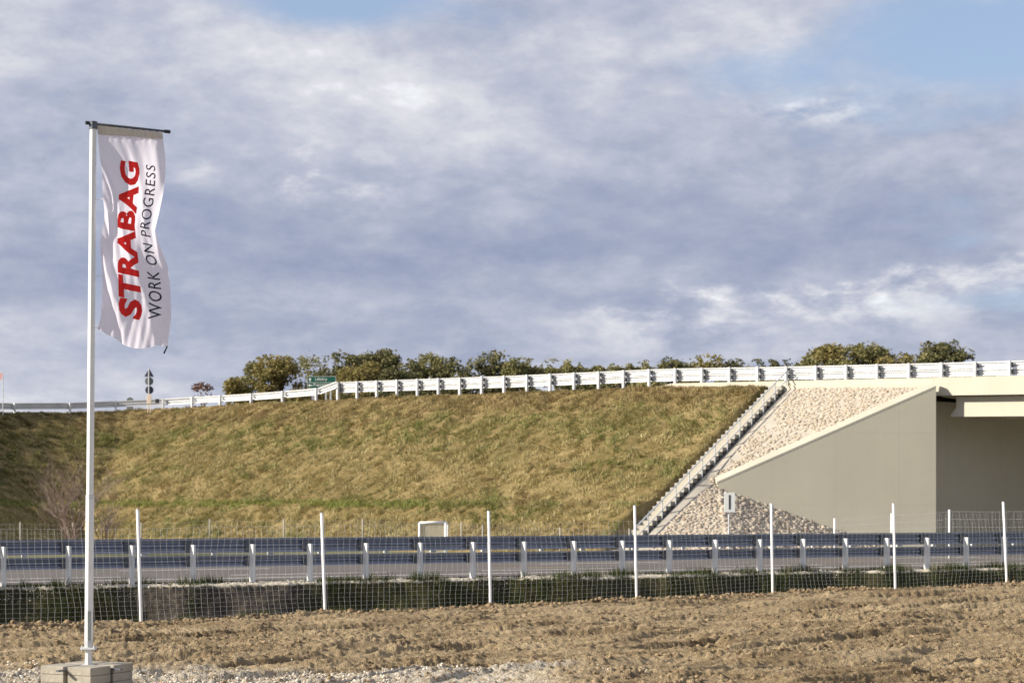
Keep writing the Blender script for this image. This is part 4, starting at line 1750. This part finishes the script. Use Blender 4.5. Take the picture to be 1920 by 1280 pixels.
    lettering('STRABAG', 'lettering', M['flag_red'], 0.425, 0.890, 0.160, 0.335, 0.045, spacing=1.06)
    lettering('WORK ON PROGRESS', 'lettering', M['flag_black'], 0.775, 0.880, 0.165, 0.165, 0.0, spacing=1.12)

    # ---- concrete slabs: four stacks of three round the pole
    th = math.radians(27)
    e1 = Vector((-math.cos(th), math.sin(th), 0)); e2 = Vector((math.sin(th), math.cos(th), 0))
    corner = Vector(P(170, 1252, 16.15)); corner.z = 0
    w = 0.285; gap = 0.045
    names = {(0, 0): 'front stack nearest the camera', (1, 0): 'left stack', (0, 1): 'right stack', (1, 1): 'rear stack behind the pole'}
    lay = {0: 'bottom', 1: 'middle', 2: 'top'}
    for (i, j), nm in names.items():
        for k in range(3):
            mb = MB()
            jit = Vector((random.uniform(-.004, .004), random.uniform(-.004, .004), 0))
            cc = corner + e1 * (w / 2 + i * (w + gap)) + e2 * (w / 2 + j * (w + gap)) + jit
            cc.z = -0.012 + 0.08 * k + 0.04
            mb.box((0, 0, 0), e1 * w / 2, e2 * w / 2, (0, 0, 0.0385))
            s = mb.build('concrete_slab', M['conc_slab'], None, bevel=0.004)
            s.location = cc
            tag(s, label=f'{lay[k]} grey concrete slab of the {nm} at the flagpole foot', cat='concrete slab', group='concrete slabs weighing down the flagpole')
    mid = corner + e1 * (w + gap / 2) + e2 * (w + gap / 2)
    mb = MB()
    mb.box(mid + Vector((0, 0, 0.195)), e1 * 0.42, e2 * 0.017, (0, 0, 0.008))
    mb.box(mid + Vector((0, 0, 0.195)), e2 * 0.42, e1 * 0.017, (0, 0, 0.0079))
    mb.build('steel_cross', M['dark_metal'], root)
    mb = MB(); mb.box(Vector((base.x, base.y, 0.215)), (0.06, 0, 0), (0, 0.06, 0), (0, 0, 0.010)); mb.build('foot_plate', M['zinc'], root)


flagpole()


# ------------------------------------------------------------------ signs
def disc(mb, c, r, th=0.02, seg=20, face=Vector((0, -1, 0))):
    ux = Vector((face.y, -face.x, 0)).normalized() * -1
    pts = [Vector(c) + ux * (r * math.cos(2 * math.pi * k / seg)) + Vector((0, 0, r * math.sin(2 * math.pi * k / seg))) for k in range(seg)]
    return mb.prism(pts, face * -th)


def signs():
    Y = 95.6
    # stacked warning signs seen from behind
    b = Vector(P(279.5, 775, Y))
    root = empty('road_sign', tuple(b), label='pole with a triangle and two round signs seen from behind above the left guardrail', cat='road sign')
    mb = MB(); mb.tube([b + Vector((0, -0.06, -0.4)), Vector(P(279.5, 691, Y)) + Vector((0, -0.06, 0))], 0.035, 8); mb.build('pole', M['zinc'], root)
    t = [P(279.5, 690, Y), P(270.5, 706, Y), P(288.5, 706, Y)]
    mb = MB(); mb.prism(t, (0, 0.03, 0)); mb.build('triangle_plate', M['navy_sign'], root)
    mb = MB(); disc(mb, P(279.8, 714.5, Y), 0.235, -0.03); mb.build('round_plate', M['grey_sign'], root)
    mb = MB(); disc(mb, P(280.2, 731, Y), 0.23, -0.03); mb.build('round_plate', M['navy_sign'], root)
    # reflective delineator in front of the guardrail
    Yd = 92.6
    q = Vector(P(279.5, 748, Yd))
    root = empty('marker_post', (q.x, q.y, 6.9), label='pale cream marker post in front of the left guardrail below the round signs', cat='marker post')
    mb = MB(); mb.box(q, (0.115, 0, 0), (0, 0.03, 0), (0, 0, 0.26)); mb.build('plate', M['cream'], root, bevel=0.01)
    for dx in (-0.07, 0.07):
        mb = MB(); mb.tube([q + Vector((dx, 0, -0.26)), q + Vector((dx, 0, -0.75))], 0.018, 6); mb.build('leg', M['cream'], root)
    # round sign behind the rail
    Yr = 99
    root = empty('road_sign', P(244, 775, Yr), label='two round signs on a short pole half hidden behind the left guardrail', cat='road sign')
    mb = MB(); mb.tube([P(244, 790, Yr), P(244, 746, Yr)], 0.03, 8); mb.build('pole', M['zinc'], root)
    for py, rr in ((751, 0.20), (766, 0.20)):
        mb = MB(); disc(mb, P(244, py, Yr), rr, -0.03); pl = mb.build('round_plate', M['grey_sign'], root)
        mb = MB(); disc(mb, Vector(P(244, py, Yr)) + Vector((0, -0.004, 0)), rr * 0.62, -0.006); mb.build('inner_disc', M['zinc'], pl).location = (0, 0, 0)
    # slim pole with a pink flag at the far left
    Yp = 89.0
    root = empty('marker_pole', P(5, 776, Yp), label='slim pale pole with a small pink marker at the far left edge', cat='pole')
    mb = MB(); mb.tube([P(5.5, 780, Yp), P(5, 697, Yp)], 0.025, 8); mb.build('pole', M['zinc_bright'], root)
    mb = MB(); mb.box(P(3, 705, Yp), (0.07, 0, 0), (0, 0.01, 0), (0, 0, 0.17)); mb.build('marker', M['pink'], root)
    # green direction sign
    Yg = 98
    root = empty('direction_sign', P(602, 745, Yg), label='green motorway direction sign with two rows of white place names', cat='direction sign')
    w = 0.5 * (630 - 576) / F * Yg; h = 0.5 * (728 - 705) / F * Yg
    c = Vector(P(603, 716.5, Yg))
    mb = MB(); mb.box(c, (w, 0, 0), (0, 0.03, 0), (0, 0, h)); mb.build('panel', M['sign_green'], root)
    for sx in (-0.6, 0.6):
        mb = MB(); mb.tube([c + Vector((sx * w, 0.08, h * 0.8)), c + Vector((sx * w, 0.08, -h - 1.4))], 0.04, 6); mb.build('leg', M['zinc'], root)
    mb = MB()
    e = 0.010
    for dx, dz, a, b_ in ((0, h - e, w, e), (0, -h + e, w, e), (-w + e, 0, e, h), (w - e, 0, e, h), (0, -0.02, w, 0.010)):
        mb.box(c + Vector((dx, -0.034, dz)), (a, 0, 0), (0, 0.003, 0), (0, 0, b_))
    mb.build('border', M['paint'], root)
    for txt, dx, dz in (('Lébény', -0.02, h * 0.30), ('Kapuvár', -0.05, -h * 0.62)):
        cu = bpy.data.curves.new('place_name', 'FONT'); cu.body = txt; cu.size = 0.25; cu.align_x = 'CENTER'; cu.offset = 0.0; cu.extrude = 0.002
        tmp = bpy.data.objects.new('place_name_text', cu); COL.objects.link(tmp)
        bpy.context.view_layer.update()
        tm = bpy.data.meshes.new_from_object(tmp.evaluated_get(bpy.context.evaluated_depsgraph_get()))
        bpy.data.objects.remove(tmp)
        tm.materials.clear(); tm.materials.append(M['sign_white'])
        ob = bpy.data.objects.new('place_name', tm); COL.objects.link(ob); ob.parent = root; ob['kind'] = 'stuff'
        ob.rotation_euler = (math.radians(90), 0, 0)
        ob.location = c + Vector((dx, -0.04, dz)) - root.location
    # arrows
    mb = MB()
    ac = c + Vector((-w * 0.80, -0.036, h * 0.42))
    mb.prism([ac + Vector((-.09, 0, 0.0)), ac + Vector((.09, 0, 0)), ac + Vector((0, 0, 0.13))], (0, 0.003, 0))
    mb.box(ac + Vector((0, 0, -0.06)), (0.025, 0, 0), (0, 0.002, 0), (0, 0, 0.06))
    mb.build('arrow', M['sign_white'], root)
    mb = MB()
    ac = c + Vector((-w * 0.80, -0.036, -h * 0.5))
    mb.prism([ac + Vector((0, 0, 0.09)), ac + Vector((0, 0, -0.09)), ac + Vector((-.12, 0, 0))], (0, 0.003, 0))
    mb.box(ac + Vector((0.07, 0, 0)), (0.07, 0, 0), (0, 0.002, 0), (0, 0, 0.025))
    mb.build('arrow', M['sign_white'], root)
    # white plate with a black bar
    Ys = 57.5
    root = empty('plate_sign', P(1368, 1040, Ys), label='small white plate with a black upright bar in front of the stone slope', cat='sign')
    mb = MB(); mb.tube([P(1366.5, 1052, Ys + .04), P(1366.5, 940, Ys + .04)], 0.028, 8); mb.build('pole', M['zinc_bright'], root)
    c = Vector(P(1368, 941.5, Ys))
    mb = MB(); mb.box(c, (10.2 / F * Ys, 0, 0), (0, 0.012, 0), (0, 0, 18.5 / F * Ys)); pl = mb.build('plate', M['sign_white'], root, bevel=0.004)
    mb = MB(); mb.box(c + Vector((0, -0.016, 0.01)), (1.6 / F * Ys, 0, 0), (0, 0.003, 0), (0, 0, 13.5 / F * Ys)); mb.build('bar', M['black'], pl).location = (0, 0, 0)
    # white tube frame with a mesh panel (culvert guard)
    Yc = 56.5
    root = empty('guard_frame', P(812, 1030, Yc), label='small white tube frame with a mesh panel in front of the grass slope', cat='frame')
    A = Vector(P(786.5, 979.5, Yc)); B = Vector(P(835.5, 978.5, Yc)); B2 = Vector(P(839, 981, Yc + 1.3))
    for p in (A, B):
        mb = MB(); mb.tube([(p.x, p.y, 0), p], 0.042, 8); mb.build('upright', M['white_metal'], root, smooth=True)
    mb = MB(); mb.tube([(B2.x, B2.y, 0), B2], 0.030, 8); mb.build('upright', M['white_metal'], root, smooth=True)
    mb = MB(); mb.tube([A, B], 0.042, 8); mb.build('top_bar', M['white_metal'], root, smooth=True)
    mb = MB(); mb.tube([B, B2], 0.03, 8); mb.build('side_bar', M['white_metal'], root, smooth=True)
    mb = MB()
    x = A.x + 0.06
    while x < B.x - 0.03:
        mb.box((x, Yc + 0.01, (A.z) / 2), (0.006, 0, 0), (0, 0.006, 0), (0, 0, A.z / 2 - 0.03)); x += 0.022
    z = 0.05
    while z < A.z - 0.03:
        mb.box(((A.x + B.x) / 2, Yc + 0.024, z), ((B.x - A.x) / 2, 0, 0), (0, 0.005, 0), (0, 0, 0.006)); z += 0.03
    tag(mb.build('mesh_panel', M['mesh_panel'], root), kind='stuff')


signs()


# ------------------------------------------------------------------ trees
def tree(px, ytop, hw, Y, kind, label):
    top = CAMZ + (950 - ytop) / F * Y
    X = (px - 960) / F * Y
    R = hw / F * Y * 1.45 + 0.55
    H = min(top - 1.0, 2.6 * R + 2.0)                       # crown height
    root = empty('tree', (X, Y, 0), label=label, cat='tree', group='trees beyond the overpass')
    # trunk with limbs
    mb = MB()
    n = 6
    pts = [(X + 0.12 * math.sin(i * 1.3 + px), Y + 0.1 * math.cos(i * 1.7 + px), top * 0.85 * i / n) for i in range(n + 1)]
    mb.tube(pts, [0.20 * (1 - 0.8 * i / n) + 0.02 for i in range(n + 1)], 7)
    mb.build('trunk', M['bark'], root)
    zc = top - H * 0.5
    r = random.Random(int(px * 7 + ytop))
    lb = []
    mb = MB()
    nb = 15
    for i in range(nb):
        a = r.uniform(0, 2 * math.pi)
        v = r.uniform(-0.75, 0.85)
        rr = R * (1 - 0.42 * max(0, v) - 0.2 * max(0, -v)) * r.uniform(0.30, 0.85)
        c = (X + rr * math.cos(a), Y + rr * math.sin(a), zc + v * H * 0.5)
        rad = R * (r.uniform(0.30, 0.55) if i % 3 else r.uniform(0.14, 0.26))
        lb.append((c, rad))
        mb.tube([(X, Y, max(0.5, c[2] - H * 0.25)), ((X + c[0]) / 2, (Y + c[1]) / 2, c[2] - H * 0.08), c], [0.07, 0.045, 0.015], 5)
    lb.append(((X + r.uniform(-.2, .2) * R, Y, top - R * 0.42), R * 0.44))
    lb.append(((X, Y, zc), R * 0.75))
    mb.build('limbs', M['bark'], root)
    per = 1100 if kind != 'leaf_red' else 600
    Cs = []
    for c, rad in lb:
        m = int(per * (rad / (R * 0.45)) ** 2)
        d = RNG.normal(size=(m, 3)); d /= np.linalg.norm(d, axis=1, keepdims=True)
        q = RNG.uniform(0.35, 1.10, (m, 1)) ** 0.7 + RNG.exponential(0.05, (m, 1))
        # sub-clumps
        pts_ = np.array(c) + d * q * rad * np.array([1, 1, 0.85])
        nn = fbm(pts_[:, 0] * 2.1 + px, pts_[:, 2] * 2.1, 2, 601) + fbm(pts_[:, 1] * 2.1, pts_[:, 2] * 2.1 + 7, 2, 611)
        Cs.append(pts_[nn + RNG.uniform(-.18, .18, len(pts_)) > 0.96])
    Cs = np.vstack(Cs)
    Cs = Cs[Cs[:, 2] < top + RNG.uniform(-.1, .25, len(Cs))]
    n = len(Cs)
    s = RNG.uniform(0.06, 0.14, n) * (0.8 + R * 0.10)
    D = RNG.normal(size=(n, 3)); D /= np.linalg.norm(D, axis=1, keepdims=True)
    E = np.cross(D, RNG.normal(size=(n, 3))); E /= np.linalg.norm(E, axis=1, keepdims=True)
    A = Cs + D * s[:, None]; B = Cs - D * s[:, None] * 0.5 + E * s[:, None] * 0.8; C_ = Cs - D * s[:, None] * 0.5 - E * s[:, None] * 0.8
    V = np.stack([A, B, C_], 1).reshape(-1, 3)
    mesh_np('crown', V, np.arange(3 * n).reshape(n, 3), M[kind], parent=root)


TREES = [
    (386, 714, 19, 118, 'leaf_red', 'small sparse russet tree alone at the left end of the tree line'),
    (450, 705, 24, 112, 'leaf_gold', 'low golden green tree at the left of the large clump'),
    (484, 675, 19, 118, 'leaf_green', 'slim pale olive tree left of the green sign'),
    (527, 665, 28, 114, 'leaf_gold', 'golden olive tree behind and left of the green sign'),
    (583, 659, 36, 120, 'leaf_green', 'broad olive tree rising directly behind the green sign'),
    (645, 654, 29, 116, 'leaf_dark', 'dark round tree just right of the green sign'),
    (672, 690, 24, 110, 'leaf_gold', 'low golden bushy tree between two taller dark trees'),
    (692, 676, 20, 114, 'leaf_gold', 'small golden tree beside the tall dark one'),
    (716, 652, 28, 118, 'leaf_dark', 'tall dark tree with pointed top second from the green sign'),
    (748, 690, 20, 112, 'leaf_dark', 'low dark tree in the dip of the tree line'),
    (776, 672, 24, 114, 'leaf_dark', 'dark tree at the left of the middle clump'),
    (805, 660, 27, 118, 'leaf_green', 'olive tree topping the middle clump'),
    (843, 669, 26, 114, 'leaf_dark', 'dark tree at the right of the middle clump'),
    (916, 655, 40, 118, 'leaf_dark', 'broad dark domed tree standing past the gap in the middle'),
    (962, 672, 20, 114, 'leaf_green', 'small olive tree beside the broad domed tree'),
    (992, 669, 22, 116, 'leaf_dark', 'dark tree at the right edge of the domed clump'),
    (1061, 672, 24, 116, 'leaf_green', 'single olive treetop above the middle of the guardrail'),
    (1085, 684, 16, 118, 'leaf_dark', 'low dark treetop right of the single olive one'),
    (1119, 687, 11, 118, 'leaf_green', 'tiny treetop just showing above the guardrail'),
    (1161, 678, 17, 116, 'leaf_green', 'small rounded treetop left of the pointed one'),
    (1206, 673, 15, 116, 'leaf_green', 'small pointed treetop in the row of five'),
    (1254, 669, 22, 118, 'leaf_dark', 'dark rounded treetop in the row of five'),
    (1315, 665, 34, 118, 'leaf_gold', 'wide brownish treetop at the right of the row'),
    (1383, 671, 24, 118, 'leaf_dark', 'dark green treetop left of the stair head'),
    (1412, 672, 16, 116, 'leaf_dark', 'low dark treetop nearest the stair head'),
    (1440, 674, 12, 116, 'leaf_dark', 'narrow treetop above the stair head'),
    (1475, 674, 11, 116, 'leaf_dark', 'tiny dark treetop right of the stair head'),
    (1504, 667, 15, 116, 'leaf_green', 'small olive treetop left of the bridge clump'),
    (1555, 644, 29, 118, 'leaf_gold', 'brown and olive tree at the left of the bridge clump'),
    (1582, 672, 16, 112, 'leaf_green', 'low olive tree in the bridge clump'),
    (1614, 645, 26, 118, 'leaf_green', 'tall olive tree in the bridge clump'),
    (1650, 645, 24, 118, 'leaf_dark', 'tall dark tree in the middle of the bridge clump'),
    (1687, 660, 29, 114, 'leaf_gold', 'low golden tree between the dark ones above the bridge'),
    (1737, 660, 22, 114, 'leaf_green', 'olive tree left of the tallest one above the bridge'),
    (1770, 641, 30, 118, 'leaf_dark', 'tallest dark tree above the bridge end'),
    (1806, 650, 15, 116, 'leaf_dark', 'narrow dark tree at the right end of the tree line'),
]
for t_ in TREES:
    tree(*t_)


# dark undergrowth seen below the rails
def hedge(px0, px1, ytop, Y, kind, label):
    root = empty('hedge', P((px0 + px1) / 2, 950, Y), label=label, cat='hedge')
    x0 = (px0 - 960) / F * Y; x1 = (px1 - 960) / F * Y
    top = CAMZ + (950 - ytop) / F * Y
    n = int((x1 - x0) * 900)
    X = RNG.uniform(x0, x1, n)
    h = top - 1.1 * (1 - fbm(X * 0.8, X * 0 + 3, 3, 701)) 
    Z = h - 4.5 * RNG.random(n) ** 1.3
    Yy = Y + RNG.uniform(-0.8, 0.8, n)
    Cs = np.stack([X, Yy, Z], -1)
    s = RNG.uniform(0.08, 0.18, n)
    D = RNG.normal(size=(n, 3)); D /= np.linalg.norm(D, axis=1, keepdims=True)
    E = np.cross(D, RNG.normal(size=(n, 3))); E /= np.linalg.norm(E, axis=1, keepdims=True)
    V = np.stack([Cs + D * s[:, None], Cs + E * s[:, None], Cs - D * s[:, None] - E * s[:, None] * .4], 1).reshape(-1, 3)
    mesh_np('foliage', V, np.arange(3 * n).reshape(n, 3), M[kind], parent=root)
    mb = MB()
    x = x0 + 0.4
    while x < x1:
        mb.tube([(x, Y, 0), (x + 0.1, Y, top - 1.6)], [0.06, 0.02], 5); x += 1.1
    mb.build('stems', M['bark'], root)


hedge(425, 640, 722, 109, 'leaf_gold', 'low golden undergrowth below the trees left of the green sign')
hedge(640, 880, 716, 109, 'leaf_dark', 'dark undergrowth showing under the guardrail right of the green sign')
hedge(880, 1010, 708, 109, 'leaf_dark', 'dark undergrowth below the broad domed tree')
hedge(1040, 1150, 706, 109, 'leaf_dark', 'dark undergrowth showing below the middle of the guardrail')
hedge(1195, 1300, 702, 109, 'leaf_green', 'olive undergrowth beside the slanted kerb end')
hedge(1300, 1900, 696, 109, 'leaf_dark', 'dark undergrowth behind the bridge guardrail')


# ------------------------------------------------------------------ bare shrub left of the pole
def bare_shrub(base, h, spread, label, seed, nst=13, cat='shrub', mat='twig'):
    r = random.Random(seed)
    root = empty('bare_shrub', base, label=label, cat=cat)
    big, small = MB(), MB()

    def grow(p, d, L, rad, depth):
        n = 3
        pts = [p]
        for i in range(n):
            d = (d + Vector((r.uniform(-.18, .18), r.uniform(-.18, .18), r.uniform(-.05, .12)))).normalized()
            pts.append(pts[-1] + d * L / n)
        (big if depth == 0 else small).tube(pts, [rad * (1 - 0.5 * i / n) for i in range(n + 1)], 5 if depth == 0 else 3, cap=False)
        if depth < 3:
            for _ in range(3 if depth else 4):
                k = r.randint(1, n)
                dd = (d + Vector((r.uniform(-.8, .8), r.uniform(-.8, .8), r.uniform(-.1, .5)))).normalized()
                grow(pts[k], dd, L * r.uniform(0.5, 0.7), rad * 0.5, depth + 1)
    for i in range(nst):
        a = r.uniform(0, 2 * math.pi)
        d = Vector((math.cos(a) * spread, math.sin(a) * spread, 1)).normalized()
        grow(Vector(base), d, h * r.uniform(0.42, 0.6), 0.022, 0)
    big.build('stems', M[mat], root)
    small.build('twigs', M[mat], root)


q = P(132, 1010, 59.0)
bare_shrub((q[0], q[1], 0.35), 3.3, 0.62, 'bare brown shrub against the grass slope beside the flagpole', 3, 20)
q = P(196, 1010, 59.0)
bare_shrub((q[0], q[1], 0.2), 2.1, 0.7, 'smaller bare shrub just right of the flagpole', 8, 8)


def weed(px, py, Y, h, label, seed):
    r = random.Random(seed)
    b = Vector(P(px, py, Y))
    root = empty('weed', tuple(b), label=label, cat='weed')
    mb = MB(); lf = MB()
    for i in range(7):
        a = r.uniform(0, 6.28)
        d = Vector((math.cos(a) * .7, math.sin(a) * .7, 1)).normalized()
        e = b + d * h * r.uniform(.6, 1)
        mb.tube([b - Vector((0, 0, .03)), b + d * h * .4, e], [0.005, 0.004, 0.002], 4, cap=False)
        for k in range(5):
            p = b + (e - b) * r.uniform(.3, 1)
            v = Vector((r.uniform(-1, 1), r.uniform(-1, 1), r.uniform(-.3, 1))).normalized() * 0.045
            w = Vector((-v.y, v.x, 0)).normalized() * 0.014
            lf.add([p, p + v * .5 + w, p + v, p + v * .5 - w], [(0, 1, 2, 3)])
    mb.build('stem', M['twig'], root)
    lf.build('leaves', M['leaf_green'], root)


weed(703, 1090, 38.2, 0.20, 'small weed beside a guardrail post left of centre', 1)
weed(318, 1100, 36.2, 0.16, 'low leafy weed on the verge right of the first fence post', 2)
weed(1752, 1068, 44.6, 0.15, 'tiny dry weed beside a guardrail post near the right end', 4)
weed(800, 1001, 57.6, 0.3, 'dry weed at the foot of the white tube frame', 6)
